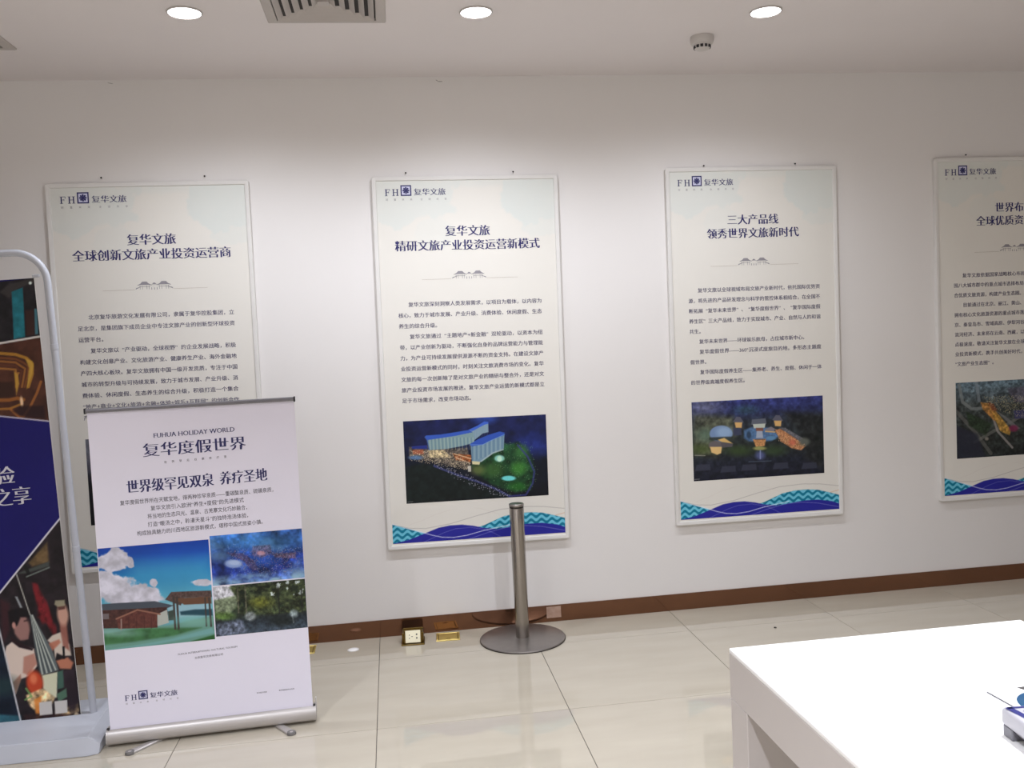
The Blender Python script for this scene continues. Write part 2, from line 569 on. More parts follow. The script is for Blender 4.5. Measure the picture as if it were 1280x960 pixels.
def pavilion(parent, y):
    L = Letters()
    def roof(cx, z, w, h):
        return [(cx - w, z - h * 0.12), (cx - w * 0.95, z), (cx - w * 0.55, z + h * 0.45), (cx - w * 0.3, z + h), (cx + w * 0.3, z + h), (cx + w * 0.55, z + h * 0.45), (cx + w * 0.95, z), (cx + w, z - h * 0.12), (cx + w * 0.5, z + h * 0.05), (cx - w * 0.5, z + h * 0.05)]
    z0 = -0.515
    L.rects([roof(0.49 - 0.047, z0, 0.036, 0.017), roof(0.49 + 0.047, z0, 0.036, 0.017), roof(0.49, z0 + 0.002, 0.014, 0.009)], y)
    for cx in (0.443, 0.537):
        for k in (-2, -1, 1, 2):
            L.rects([[(cx + k * 0.011 - 0.001, z0 - 0.022), (cx + k * 0.011 + 0.001, z0 - 0.022), (cx + k * 0.011 + 0.001, z0 - 0.003), (cx + k * 0.011 - 0.001, z0 - 0.003)]], y)
        L.rects([[(cx - 0.026, z0 - 0.009), (cx + 0.026, z0 - 0.009), (cx + 0.026, z0 - 0.007), (cx - 0.026, z0 - 0.007)]], y)
    for sgn in (-1, 1):
        xa, xb = 0.49 + sgn * 0.092, 0.49 + sgn * 0.066
        L.rects([[(xa, z0 - 0.022), (xa - sgn * 0.004, z0 - 0.014), (xb - sgn * 0.010, z0 - 0.006), (xb, z0 - 0.010), (xa - sgn * 0.008, z0 - 0.018)]], y)
    for k in range(3):
        x = 0.477 + k * 0.013
        L.rects([[(x - 0.002, z0 - 0.024), (x + 0.002, z0 - 0.024), (x + 0.001, z0 - 0.012), (x - 0.001, z0 - 0.012)]], y)
    L.build('pavilion_ornament', M['grey_ink'], parent)
    Lt = Letters()
    for xa, xb in ((0.24, 0.395), (0.585, 0.75)):
        Lt.rects([[(xa, -0.5385), (xb, -0.5385), (xb, -0.537), (xa, -0.537)]], y)
    Lt.build('divider_line', M['tan_ink'], parent)

def sheet_paint():
    p = Paint(120, 220, [(0.018, 0.018), (0.965, 0.018), (0.965, 1.945), (0.018, 1.945)])
    p.fill(SHEET)
    X, Y = p.X, p.Y
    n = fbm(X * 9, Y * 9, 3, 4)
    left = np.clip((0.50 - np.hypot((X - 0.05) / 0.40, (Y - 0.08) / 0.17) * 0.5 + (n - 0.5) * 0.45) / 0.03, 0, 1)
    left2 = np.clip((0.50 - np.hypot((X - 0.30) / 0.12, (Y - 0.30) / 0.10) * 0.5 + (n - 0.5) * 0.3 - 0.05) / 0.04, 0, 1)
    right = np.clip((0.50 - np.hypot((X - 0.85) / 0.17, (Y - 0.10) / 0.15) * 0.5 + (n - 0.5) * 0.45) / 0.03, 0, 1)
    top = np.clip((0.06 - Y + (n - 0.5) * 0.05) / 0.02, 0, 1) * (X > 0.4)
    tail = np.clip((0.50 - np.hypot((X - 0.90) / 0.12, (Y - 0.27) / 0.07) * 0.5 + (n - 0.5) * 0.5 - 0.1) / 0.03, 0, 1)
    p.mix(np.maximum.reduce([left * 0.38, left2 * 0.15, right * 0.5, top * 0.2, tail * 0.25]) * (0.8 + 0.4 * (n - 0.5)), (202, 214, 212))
    return p

def wave_paint():
    q = [(43, 688), (1083, 628), (1088, 795), (52, 862)]
    p = Paint(330, 62, q)
    p.fill(SHEET)
    teal, light, navy = (8, 118, 148), (122, 206, 230), (38, 38, 146)
    def zig(pts):
        before = p.c.copy()
        p.poly(pts, teal)
        m = p._dist_in(pts)
        yy = p.Y + 0.065 * p.X
        ph = (yy + 9 * np.sin(p.X / 62.0 * 2 * math.pi)) / 33.0
        band = np.abs((ph - np.floor(ph)) - 0.5) * 2
        p.mix(m * np.clip((0.60 - band) / 0.22, 0, 1) * 0.92, light)
        sub = np.abs(((ph * 3) - np.floor(ph * 3)) - 0.5) * 2
        p.mix(m * np.clip((0.3 - sub) / 0.3, 0, 1) * 0.25, (10, 80, 110))
    zig([(40, 752), (100, 764), (150, 778), (235, 798), (300, 815), (240, 830), (150, 845), (40, 866)])
    zig([(560, 768), (600, 757), (640, 740), (720, 706), (800, 690), (880, 684), (950, 686), (1020, 700), (1095, 717), (1095, 770), (860, 775), (700, 785)])
    p.poly([(40, 870), (52, 861), (150, 838), (230, 808), (290, 785), (330, 770), (400, 757), (470, 753), (540, 759), (600, 770), (680, 776), (760, 764), (860, 747), (950, 742), (1040, 751), (1100, 768), (1100, 810)], navy)
    p.line([(47, 752), (100, 766), (150, 778), (235, 798), (290, 812), (350, 823), (420, 824), (500, 812), (600, 785), (700, 765), (760, 752)], (232, 235, 250), 3.5, 0.9)
    p.line([(240, 850), (300, 825), (360, 798), (430, 776), (520, 768), (600, 778), (660, 798), (710, 822)], (190, 192, 232), 2, 0.8)
    p.line([(510, 833), (640, 792), (740, 767), (850, 757), (950, 762), (1090, 784)], (200, 200, 236), 2.2, 0.8)
    p.line([(47, 756), (150, 774), (250, 775), (400, 748), (560, 703), (700, 668), (850, 652), (960, 652), (1088, 663)], (96, 88, 92), 1.8, 0.9)
    p.line([(150, 756), (230, 730), (300, 700), (400, 670), (500, 655), (580, 662), (700, 695)], (196, 180, 172), 1.6, 0.6)
    p.line([(1030, 699), (1088, 685)], (214, 140, 90), 2.5, 0.8)
    return p

def picture_night_hotel():
    q = [(115, 128), (968, 85), (986, 572), (135, 622)]
    p = Paint(300, 172, q)
    p.grad([(0, (26, 32, 78)), (0.3, (18, 24, 60)), (0.55, (14, 20, 34)), (1, (14, 16, 24))])
    p.ell(900, 270, 110, 60, (34, 48, 120), 1.2, 0.9)
    p.ell(600, 110, 60, 30, (50, 80, 170), 1.3, 0.8)
    p.noise(0.35, 40, 2)
    p.poly([(135, 400), (240, 380), (420, 440), (600, 520), (740, 580), (135, 622)], (18, 28, 26), 20, 0.9, 0.5, 25)
    # gardens at right
    p.poly([(520, 390), (700, 280), (800, 250), (880, 330), (905, 430), (880, 540), (780, 560), (650, 510), (560, 450)], (26, 62, 34), 20, 0.95, 0.6, 22)
    for x, y, rx, ry, c in ((805, 410, 45, 38, (70, 140, 52)), (650, 420, 60, 40, (60, 96, 44)), (820, 310, 40, 40, (62, 120, 60)), (560, 420, 40, 30, (104, 110, 60)), (800, 520, 50, 24, (40, 110, 36)), (720, 280, 30, 20, (50, 110, 70))):
        p.ell(x, y, rx, ry, c, 1.0, 0.75)
    p.ell(745, 470, 42, 15, (110, 214, 214), 0.4)
    p.ell(690, 350, 30, 20, (150, 214, 200), 0.4, 0.9)
    p.ell(690, 352, 14, 18, (200, 236, 210), 0.3, 0.9)
    # road
    p.line([(300, 395), (440, 450), (560, 490), (660, 530), (750, 578)], (70, 76, 130), 12, 0.8)
    p.line([(750, 578), (850, 570), (890, 500), (900, 430), (860, 340), (800, 270)], (56, 60, 120), 11, 0.8)
    p.specks([(270, 370), (420, 410), (760, 570), (700, 590), (420, 470)], (220, 220, 240), 0.05)
    p.specks([(700, 250), (880, 250), (930, 430), (880, 570), (760, 575), (640, 500)], (130, 180, 120), 0.02, 0.7, 4)
    # podium, restaurants, street
    p.poly([(150, 280), (260, 272), (380, 292), (500, 285), (520, 420), (420, 400), (300, 370), (150, 345)], (100, 90, 80), 8, 0.9, 0.7, 10)
    p.poly([(170, 300), (235, 296), (240, 325), (175, 325)], (160, 90, 64), 4)
    p.poly([(165, 278), (255, 270), (262, 292), (170, 292)], (36, 50, 130), 4)
    p.poly([(410, 320), (520, 330), (520, 372), (430, 360)], (150, 84, 44), 4, 1, 0.6, 10)
    p.line([(420, 322), (520, 352)], (220, 190, 150), 6, 0.9)
    p.line([(430, 345), (515, 380)], (220, 190, 160), 5, 0.8)
    p.poly([(265, 300), (360, 300), (400, 345), (270, 345)], (216, 196, 150), 6, 0.8, 0.8, 8)
    p.specks([(160, 300), (400, 310), (520, 380), (500, 420), (300, 385), (150, 360)], (250, 230, 190), 0.12, 0.8, 6)
    p.ell(190, 345, 40, 12, (90, 130, 180), 0.8, 0.8)
    # long curved hotel wing
    wing = [(255, 235), (340, 226), (430, 212), (540, 190), (540, 255), (470, 275), (380, 292), (270, 300)]
    p.poly(wing, (128, 156, 160), 2)
    for k in range(26):
        x = 262 + k * 10.8
        p.line([(x, 226), (x + 4, 298)], (206, 214, 190) if k % 2 else (64, 96, 130), 3, 0.55 * (1 if x < 538 else 0))
    p.poly([(243, 222), (252, 212), (340, 206), (430, 192), (515, 178), (540, 190), (430, 214), (340, 228), (258, 240)], (54, 90, 186), 2)
    p.line([(245, 222), (258, 240), (272, 300)], (60, 90, 160), 4)
    p.poly([(510, 180), (560, 160), (600, 132), (622, 130), (624, 192), (590, 200), (540, 240), (535, 195)], (140, 164, 176), 2)
    for k in range(9):
        p.line([(540 + k * 9.5, 170 - k * 3), (542 + k * 9.5, 232 - k * 3)], (80, 112, 150), 2.5, 0.6)
    p.poly([(505, 178), (560, 152), (598, 128), (624, 130), (622, 142), (600, 148), (555, 172), (528, 186)], (64, 100, 200), 2)
    # second wing
    p.poly([(518, 272), (590, 262), (640, 238), (720, 205), (716, 290), (650, 318), (575, 372), (525, 368)], (118, 148, 166), 2)
    for k in range(15):
        x = 528 + k * 12.8
        p.line([(x, 268 - k * 3.8), (x, 366 - k * 4.5)], (196, 208, 196) if k % 2 else (44, 70, 110), 3, 0.5)
    p.poly([(512, 265), (560, 235), (620, 210), (690, 188), (722, 196), (716, 212), (640, 240), (590, 266), (525, 278)], (50, 84, 178), 2)
    p.line([(512, 268), (590, 268), (640, 242), (720, 206)], (120, 160, 216), 3, 0.9)
    p.line([(580, 368), (650, 318), (712, 296)], (180, 196, 200), 8, 0.8)
    p.poly([(525, 366), (575, 370), (570, 388), (528, 385)], (214, 206, 160), 2)
    p.poly([(500, 395), (520, 395), (520, 430), (502, 430)], (220, 214, 200), 3, 0.8)
    p.line([(142, 612), (172, 610)], (150, 150, 150), 4, 0.7)
    return p

def picture_dome_village():
    q = [(138, 122), (967, 80), (975, 572), (155, 622)]
    p = Paint(290, 168, q)
    p.grad([(0, (54, 60, 120)), (0.15, (44, 50, 92)), (0.28, (46, 52, 62)), (0.6, (40, 46, 44)), (0.78, (32, 36, 48)), (1, (24, 26, 40))])
    p.ell(220, 150, 110, 50, (110, 112, 132), 1.4, 0.7)
    p.ell(480, 170, 70, 26, (52, 78, 96), 1.2, 0.8)
    p.poly([(150, 200), (400, 210), (420, 330), (300, 470), (150, 460)], (80, 82, 64), 40, 0.8, 0.6, 26)
    p.poly([(700, 180), (970, 200), (975, 560), (850, 480), (860, 350)], (32, 34, 34), 40, 0.8, 0.6, 26)
    p.noise(0.45, 22, 7)
    p.ell(230, 330, 60, 40, (110, 140, 120), 1.3, 0.6)
    p.ell(200, 420, 60, 30, (76, 92, 46), 1.2, 0.7)
    p.ell(440, 430, 80, 30, (60, 80, 40), 1.2, 0.7)
    p.ell(660, 430, 70, 30, (56, 76, 44), 1.2, 0.7)
    # lagoon
    p.poly([(470, 300), (520, 280), (640, 285), (690, 340), (640, 370), (500, 370), (470, 350)], (84, 118, 160), 12, 0.95, 0.3, 12)
    p.ell(500, 330, 14, 22, (48, 66, 90), 0.6)
    p.ell(640, 350, 30, 12, (96, 140, 176), 0.6)
    p.poly([(550, 300), (585, 300), (590, 350), (545, 350)], (170, 176, 190), 6, 0.9)
    # dome
    p.ell(325, 322, 72, 52, (118, 142, 178), 0.12)
    p.ell(345, 312, 48, 34, (150, 176, 206), 0.8, 0.8)
    p.poly([(250, 345), (400, 340), (400, 375), (250, 360)], (48, 54, 50), 8, 0.9)
    # round pavilion
    p.ell(290, 395, 42, 28, (104, 96, 98), 0.2)
    p.poly([(255, 405), (330, 405), (325, 445), (300, 455), (265, 440)], (222, 186, 124), 5)
    p.poly([(305, 360), (345, 348), (400, 385), (330, 375)], (214, 178, 110), 5)
    p.poly([(320, 372), (400, 385), (395, 405), (330, 410)], (92, 86, 92), 5, 0.9)
    # small towers
    for cx, cy, s in ((432, 250, 1.0), (680, 240, 1.0)):
        p.poly([(cx - 32 * s, cy - 5), (cx - 10, cy - 36), (cx + 14, cy - 34), (cx + 36 * s, cy), (cx, cy + 6)], (92, 92, 106), 4)
        p.poly([(cx - 22 * s, cy), (cx + 26 * s, cy), (cx + 22 * s, cy + 36), (cx - 14 * s, cy + 34)], (214, 172, 110), 5)
    p.poly([(400, 285), (450, 285), (455, 330), (405, 335)], (62, 66, 92), 6, 0.9)
    # central hall
    p.poly([(520, 232), (605, 225), (612, 260), (515, 265)], (96, 100, 112), 3)
    p.poly([(525, 262), (605, 258), (600, 285), (532, 288)], (190, 196, 184), 4)
    p.poly([(545, 285), (590, 285), (592, 305), (545, 305)], (130, 84, 70), 4)
    p.poly([(600, 295), (640, 278), (665, 292), (660, 306), (605, 308)], (128, 122, 130), 3)
    p.line([(605, 308), (665, 312)], (222, 180, 110), 7, 0.9)
    p.poly([(525, 358), (608, 355), (600, 400), (545, 405)], (190, 136, 88), 5, 1, 0.3, 8)
    p.line([(540, 360), (600, 360)], (110, 80, 60), 6, 0.8)
    p.ell(568, 415, 40, 12, (160, 160, 96), 0.6, 0.9)
    # long orange building
    p.poly([(665, 300), (700, 290), (790, 345), (860, 400), (830, 428), (770, 415), (700, 370)], (176, 122, 84), 5, 1, 0.35, 10)
    p.poly([(690, 285), (730, 285), (870, 370), (862, 400), (790, 350)], (104, 104, 110), 5, 1, 0.4, 10)
    p.ell(850, 375, 34, 26, (92, 96, 88), 0.6, 0.9)
    p.specks([(660, 290), (860, 390), (830, 430), (690, 370)], (240, 200, 150), 0.12)
    p.ell(775, 378, 22, 18, (200, 100, 80), 0.8, 0.7)
    # fountain and plaza
    p.ell(572, 460, 30, 26, (84, 92, 140), 0.9, 0.9)
    p.line([(572, 430), (572, 480)], (150, 160, 200), 8, 0.7)
    p.line([(500, 500), (640, 495)], (90, 100, 120), 6, 0.6)
    for x, y in ((210, 540), (370, 550), (500, 540), (700, 530), (880, 530)):
        p.poly([(x - 50, y + 18), (x - 38, y - 22), (x + 45, y - 26), (x + 50, y + 12)], (58, 60, 76), 6, 0.8)
    p.line([(160, 458), (225, 460)], (190, 180, 170), 4, 0.7)
    p.line([(160, 610), (190, 608)], (160, 160, 160), 4, 0.7)
    return p

def picture_boulevard():
    q = [(165, 55), (1073, -8), (1080, 548), (172, 598)]
    p = Paint(270, 165, q)
    p.grad([(0, (96, 116, 128)), (0.14, (86, 100, 108)), (0.3, (66, 72, 72)), (0.7, (46, 50, 48)), (1, (34, 38, 38))])
    p.noise(0.5, 36, 4)
    p.noise(0.5, 14, 9)
    p.line([(190, 70), (215, 190), (280, 240), (400, 230)], (132, 138, 138), 22, 0.7)
    p.line([(315, 50), (335, 180)], (128, 138, 146), 22, 0.7)
    p.line([(170, 260), (300, 400), (420, 560)], (110, 108, 104), 26, 0.6)
    p.line([(300, 480), (440, 400), (560, 340), (700, 260)], (120, 118, 112), 22, 0.6)
    p.line([(440, 310), (470, 400), (580, 520)], (156, 150, 146), 16, 0.8)
    p.poly([(345, 190), (420, 200), (470, 270), (480, 340), (440, 320), (360, 240)], (170, 120, 60), 8, 0.9, 0.6, 14)
    p.poly([(400, 190), (440, 200), (470, 250), (430, 250)], (120, 66, 46), 6, 0.9)
    p.poly([(430, 260), (480, 280), (570, 390), (560, 430), (490, 400)], (190, 146, 66), 8, 0.9, 0.5, 12)
    p.poly([(460, 250), (540, 300), (640, 380), (600, 390)], (120, 120, 122), 6, 0.8)
    p.ell(590, 380, 34, 24, (126, 44, 80), 0.6, 0.9)
    p.poly([(590, 250), (760, 230), (760, 300), (600, 310)], (62, 62, 110), 8, 0.8)
    p.poly([(540, 90), (760, 60), (900, 110), (880, 190), (600, 190)], (96, 90, 108), 14, 0.7, 0.6, 16)
    p.specks([(370, 150), (1070, 120), (1070, 330), (640, 300), (420, 230)], (220, 206, 160), 0.12, 0.7)
    p.poly([(170, 360), (320, 420), (380, 580), (172, 598)], (40, 42, 58), 20, 0.8)
    p.poly([(240, 260), (330, 300), (430, 350), (380, 430), (260, 360)], (40, 54, 38), 14, 0.9, 0.6, 12)
    p.ell(390, 455, 14, 12, (150, 140, 130), 0.6, 0.8)
    return p

def picture_sunset_block():
    p = Paint(220, 126, [(0, 0), (600, 0), (600, 340), (0, 340)])
    p.grad([(0, (120, 120, 132)), (0.2, (92, 92, 104)), (0.45, (44, 42, 52)), (0.6, (26, 24, 30)), (1, (18, 18, 22))])
    p.noise(0.3, 60, 5)
    p.poly([(120, 150), (300, 90), (470, 120), (540, 200), (320, 230), (130, 210)], (70, 80, 120), 8, 0.9, 0.3, 20)
    p.specks([(130, 140), (480, 110), (540, 210), (130, 230)], (240, 200, 130), 0.15, 0.8)
    p.noise(0.3, 14, 8)
    return p

TXT = [
    (['复华文旅', '全球创新文旅产业投资运营商'], [
        '　　北京复华旅游文化发展有限公司，隶属于复华控股集团，立',
        '足北京，是集团旗下成员企业中专注文旅产业的创新型环球投资',
        '运营平台。',
        '　　复华文旅以“产业驱动，全球视野”的企业发展战略，积极',
        '构建文化创意产业、文化旅游产业、健康养生产业、海外金融地',
        '产四大核心板块。复华文旅拥有中国一级开发资质，专注于中国',
        '城市的转型升级与可持续发展，致力于城市发展、产业升级、消',
        '费体验、休闲度假、生态养生的综合升级，积极打造一个集合',
        '“地产+商业+文化+旅游+金融+体验+娱乐+互联网”的创新合作',
        '产业平台。']),
    (['复华文旅', '精研文旅产业投资运营新模式'], [
        '　　复华文旅深刻洞察人类发展需求，以项目为载体，以内容为',
        '核心，致力于城市发展、产业升级、消费体验、休闲度假、生态',
        '养生的综合升级。',
        '　　复华文旅通过“主题地产+新金融”双轮驱动，以资本为纽',
        '带，以产业创新为驱动，不断强化自身的品牌运营能力与管理能',
        '力，为产业可持续发展提供源源不断的资金支持。在建设文旅产',
        '业投资运营新模式的同时，时刻关注文旅消费市场的变化。复华',
        '文旅的每一次创新除了是对文旅产业的精研与整合外，还是对文',
        '旅产业投资市场发展的推进。复华文旅产业运营的新模式都是立',
        '足于市场需求，改变市场动态。']),
    (['三大产品线', '领秀世界文旅新时代'], [
        '　　复华文旅以全球视域布局文旅产业新时代，依托国际优势资',
        '源，将先进的产品研发理念与科学的管控体系相结合，在全国不',
        '断拓展“复华未来世界”、“复华度假世界”、“复华国际度假',
        '养生区”三大产品线，致力于实现城市、产业、自然与人的和谐',
        '共生。',
        '　　复华未来世界——环球娱乐航母，占位城市新中心。',
        '　　复华度假世界——360°沉浸式度旅目的地，多形态主题度',
        '假世界。',
        '　　复华国际度假养生区——集养老、养生、度假、休闲于一体',
        '的世界级高端度假养生区。']),
    (['世界布局', '全球优质资源整合'], [
        '　　复华文旅依据国家战略核心布局，以全球化视野全面展开，',
        '围八大城市群中的重点城市选择布局，以城市群带动产业链，整',
        '合优质文旅资源，构建产业生态圈。',
        '　　目前通过在北京、丽江、黄山、秦皇岛等多个城市布局，并',
        '拥有核心文化旅游资源的重点城市落地多个重点旅游项目，如北',
        '京、秦皇岛市、雪域高原、伊犁河谷等。未来复华文旅将继续在',
        '流河经济、未来将在云南、西藏，以及更多的旅游目的地城市群',
        '点极速度。敬请关注复华文旅在全球的产业布局，复华文旅将产',
        '业投资新模式，携手共创美好时代，与合作伙伴一起打造完整的',
        '“文旅产业生态圈”。']),
]
FULL = {0: [0, 1, 3, 4, 5, 6, 7, 8], 1: [0, 1, 3, 4, 5, 6, 7, 8], 2: [0, 1, 2, 3, 6, 8], 3: [0, 1, 3, 4, 5, 6, 7, 8]}

sheet_me = wave_me = None
def wall_panel(idx, x, ztop, rot, label, pic):
    global sheet_me, wave_me
    t = thing('wall_panel', label, 'poster', (x, 0, ztop), (0, rot, 0), 'framed company posters on the white wall')
    obj('frame', sweep_frame(PW, PH, [(0.0, 0.0), (0.0, -PD + 0.002), (0.002, -PD), (0.014, -PD), (0.020, -PD + 0.0015), (0.0225, YP - 0.0005), (0.0225, -0.002)]), M['frame'], t, True)
    obj('backing_board', box(0.022, PW - 0.022, YP + 0.0004, -0.002, -PH + 0.022, -0.022), M['frame'], t)
    if sheet_me is None:
        o = sheet_paint().build('print_sheet', M['print'], t, 0.021, PW - 0.021, -0.021, -PH + 0.021, YP)
        sheet_me = o.data
        o = wave_paint().build('wave_band', M['print'], t, 0.0275, PW - 0.0215, -1.765, -1.932, YP - 0.0004)
        wave_me = o.data
    else:
        for n, me in (('print_sheet', sheet_me), ('wave_band', wave_me)):
            o = bpy.data.objects.new(n, me)
            COL.objects.link(o)
            o.parent = t
    emblem(t, 0.066, -0.044, 0.001, YI)
    titles, body = TXT[idx]
    L = Letters()
    for k, s in enumerate(titles):
        L.line(s, 0.4895 - len(s) * 0.059 / 2, (-0.286, -0.360)[k], 0.060, YI, x1=0.4895 + len(s) * 0.059 / 2, heavy=0.042, thin=0.012)
    L.build('title_lettering', M['navy'], t)
    L = Letters()
    for k, s in enumerate(body):
        indent = len(s) - len(s.lstrip('　'))
        s2 = s.lstrip('　').replace('“', '  “').replace('”', '”  ').strip()
        xa = 0.108 + indent * 0.0273
        L.line(s2, xa, -0.667 - 0.0562 * k, 0.0268, YI, x1=(0.873 if k in FULL[idx] else None), slim=1.02, heavy=0.012)
    L.build('body_lettering', M['text_ink'], t)
    pavilion(t, YI)
    pic.build('picture', M['print'], t, 0.108, 0.875, -1.281, -1.721, YI)
    return t

R_ = math.radians
wall_panel(0, -1.076, 2.438, R_(0.30), 'white framed Chinese text poster partly behind the small roll-up banner', picture_sunset_block())
wall_panel(1, 0.528, 2.433, R_(0.62), 'white framed poster with night hotel picture behind the steel post', picture_night_hotel())
wall_panel(2, 2.108, 2.442, R_(0.40), 'white framed poster with picture of a domed village at dusk', picture_dome_village())
wall_panel(3, 3.681, 2.462, R_(0.15), 'white framed poster cut off by the right edge of the photo', picture_boulevard())

# nails above the panels
nail_bm = lathe([(0.0001, -0.012), (0.0035, -0.012), (0.0045, -0.009), (0.0022, -0.008), (0.0018, 0.0), (0.0001, 0.0)], 12)
bmesh.ops.rotate(nail_bm, verts=nail_bm.verts, cent=(0, 0, 0), matrix=Matrix.Rotation(R_(-90), 3, 'X'))
nail_me = bpy.data.meshes.new('nail')
nail_bm.to_mesh(nail_me)
nail_bm.free()
nail_me.materials.append(M['nail'])
for x, z, l in ((-0.8101, 2.4644, 'left nail head above the poster behind the roll-up banner'), (-0.3098, 2.4602, 'right nail head above the poster behind the roll-up banner'),
                (0.7071, 2.4523, 'left nail head above the night hotel poster'), (1.2749, 2.4451, 'right nail head above the night hotel poster'),
                (2.3302, 2.4529, 'left nail head above the domed village poster'), (2.8576, 2.4519, 'right nail head above the domed village poster'),
                (3.8847, 2.4787, 'nail head above the poster at the right edge')):
    o = bpy.data.objects.new('nail', nail_me)
    COL.objects.link(o)
    o.location = (x, 0.0, z)
    tag(o, 'small dark ' + l, 'nail', 'nail heads above the wall posters')

# ================================================================ ROLL-UP BANNER
ang = R_(2.73)
rb = thing('rollup_banner', 'white roll-up banner with blue lettering and three holiday pictures on an aluminium base', 'banner', (-0.6391, -1.0618, 0), (0, 0, ang))
BW = 0.826
# base housing profile (y,z) swept along x
def profile_x(prof, x0, x1):
    bm = bmesh.new()
    a = [bm.verts.new((x0, y, z)) for y, z in prof]
    b = [bm.verts.new((x1, y, z)) for y, z in prof]
    n = len(prof)
    for i in range(n):
        bm.faces.new((a[i], a[(i + 1) % n], b[(i + 1) % n], b[i]))
    bm.faces.new(a[::-1])
    bm.faces.new(b)
    return bm
bprof = [(-0.004, 0.012), (-0.010, 0.016), (-0.013, 0.026), (-0.012, 0.042), (-0.008, 0.056), (0.000, 0.066), (0.008, 0.070), (0.010, 0.068), (0.016, 0.068), (0.018, 0.071),
         (0.040, 0.071), (0.058, 0.064), (0.070, 0.048), (0.074, 0.030), (0.070, 0.016), (0.064, 0.012)]
obj('base_housing', profile_x(bprof, 0.006, BW - 0.006), M['alu'], rb, True)
cprof = [(y * 1.04 - 0.001, 0.011 + (z - 0.011) * 1.03) for y, z in bprof]
obj('end_cap', profile_x(cprof, 0.0, 0.006), M['alu'], rb, True)
obj('end_cap', profile_x(cprof, BW - 0.006, BW), M['alu'], rb, True)
for x in (0.001, BW - 0.011):
    obj('corner_plug', box(x, x + 0.010, 0.004, 0.014, 0.066, 0.077, 0.002), M['black'], rb)
obj('catch_tab', box(BW - 0.001, BW + 0.003, 0.018, 0.030, 0.040, 0.100, 0.001), M['plastic'], rb)
def foot(cx, cy, a, ln):
    bm = bmesh.new()
    pts = []
    w = 0.017
    for k in range(13):
        t_ = math.radians(-90 + 15 * k)
        pts.append((ln - w + w * math.cos(t_), w * math.sin(t_)))
    pts += [(0, w * 0.8), (0, -w * 0.8)]
    for z in (0.0, 0.010):
        pass
    lo = [bm.verts.new((x, y, 0.0005)) for x, y in pts]
    mi = [bm.verts.new((x, y, 0.008)) for x, y in pts]
    hi = [bm.verts.new((x * 0.985, y * 0.75, 0.0112)) for x, y in pts]
    n = len(pts)
    for a_, b_ in ((lo, mi), (mi, hi)):
        for i in range(n):
            bm.faces.new((a_[i], a_[(i + 1) % n], b_[(i + 1) % n], b_[i]))
    bm.faces.new(lo[::-1])
    bm.faces.new(hi)
    o = obj('foot', bm, M['alu'], rb, True)
    o.location = (cx, cy, 0)
    o.rotation_euler = (0, 0, a)
    c = bmesh.new()
    add_lathe(c, [(0.0001, 0.011), (0.017, 0.0115), (0.0182, 0.008), (0.0182, 0.0008), (0.0001, 0.0004)], 24, (ln - w, 0))
    obj('foot_tip', c, M['foot'], o, True)
foot(0.215, 0.03, R_(180 + 46), 0.175)
foot(0.655, 0.03, R_(-58), 0.155)
BY = 0.012
obj('banner_sheet', box(0.0135, 0.8135, BY, BY + 0.0012, 0.066, 1.358), M['banner'], rb)
obj('support_pole', tube([(0.413, 0.045, 0.06), (0.413, 0.035, 1.33)], 0.009), M['alu'], rb, True)
obj('top_rail', profile_x([(0.002, 1.352), (0.0, 1.358), (0.003, 1.366), (0.010, 1.369), (0.018, 1.366), (0.022, 1.358), (0.018, 1.352)], 0.010, 0.814), M['rail'], rb, True)
for x in (0.005, 0.812):
    obj('rail_cap', box(x, x + 0.006, -0.002, 0.024, 1.349, 1.371, 0.002), M['black'], rb)
BI = BY - 0.0006
def print_line(name, ink, *a, **k):
    q = Letters()
    q.line(*a, **k)
    return q.build(name, ink, rb)
print_line('title_lettering', M['navy'], 'FUHUA HOLIDAY WORLD', 0.256, 1.247, 0.0275, BI, x1=0.570, slope=0.016, heavy=0.030, thin=0.012)
print_line('title_lettering', M['navy'], '复华度假世界', 0.211, 1.189, 0.060, BI, x1=0.609, slope=0.012, heavy=0.040, thin=0.014)
print_line('title_lettering', M['navy'], '世界级罕见双泉', 0.140, 1.046, 0.0585, BI, x1=0.475, slope=0.020, heavy=0.040, thin=0.014)
print_line('title_lettering', M['navy'], '养疗圣地', 0.500, 1.054, 0.0585, BI, x1=0.686, slope=0.020, heavy=0.040, thin=0.014)
print_line('body_lettering', M['black_ink'], '复华度假世界所在天赋宝地，得两种珍罕泉质——重碳酸泉质、硫磺泉质，', 0.112, 0.984, 0.0215, BI, x1=0.708, slope=0.014)
print_line('body_lettering', M['black_ink'], '复华文旅引入欧洲“养生+度假”的先进模式', 0.226, 0.954, 0.0215, BI, x1=0.589, slope=0.014)
print_line('body_lettering', M['black_ink'], '将当地的生态风光、温泉、古羌寨文化巧妙融合，', 0.212, 0.922, 0.0215, BI, x1=0.600, slope=0.014)
print_line('body_lettering', M['black_ink'], '打造“暖汤之中，聆漫天星斗”的独特泡汤体验，', 0.211, 0.889, 0.0215, BI, x1=0.602, slope=0.014)
print_line('body_lettering', M['black_ink'], '构成独具魅力的川西地区旅游新模式，堪称中国式旅姿小镇。', 0.168, 0.856, 0.0215, BI, x1=0.658, slope=0.014)
L = Letters()
for i, ch in enumerate('世界罕见双泉养疗圣'):
    print_line('tagline_character', M['black_ink'], ch, 0.290 + i * 0.0290, 1.136 + i * 0.0007, 0.011, BI)
print_line('body_lettering', M['black_ink'], 'FUHUA INTERNATIONAL CULTURAL TOURISM', 0.292, 0.347, 0.0105, BI, x1=0.525, slope=0.03)
print_line('body_lettering', M['black_ink'], '北京复华文旅有限公司', 0.355, 0.325, 0.0105, BI, x1=0.467, slope=0.03)
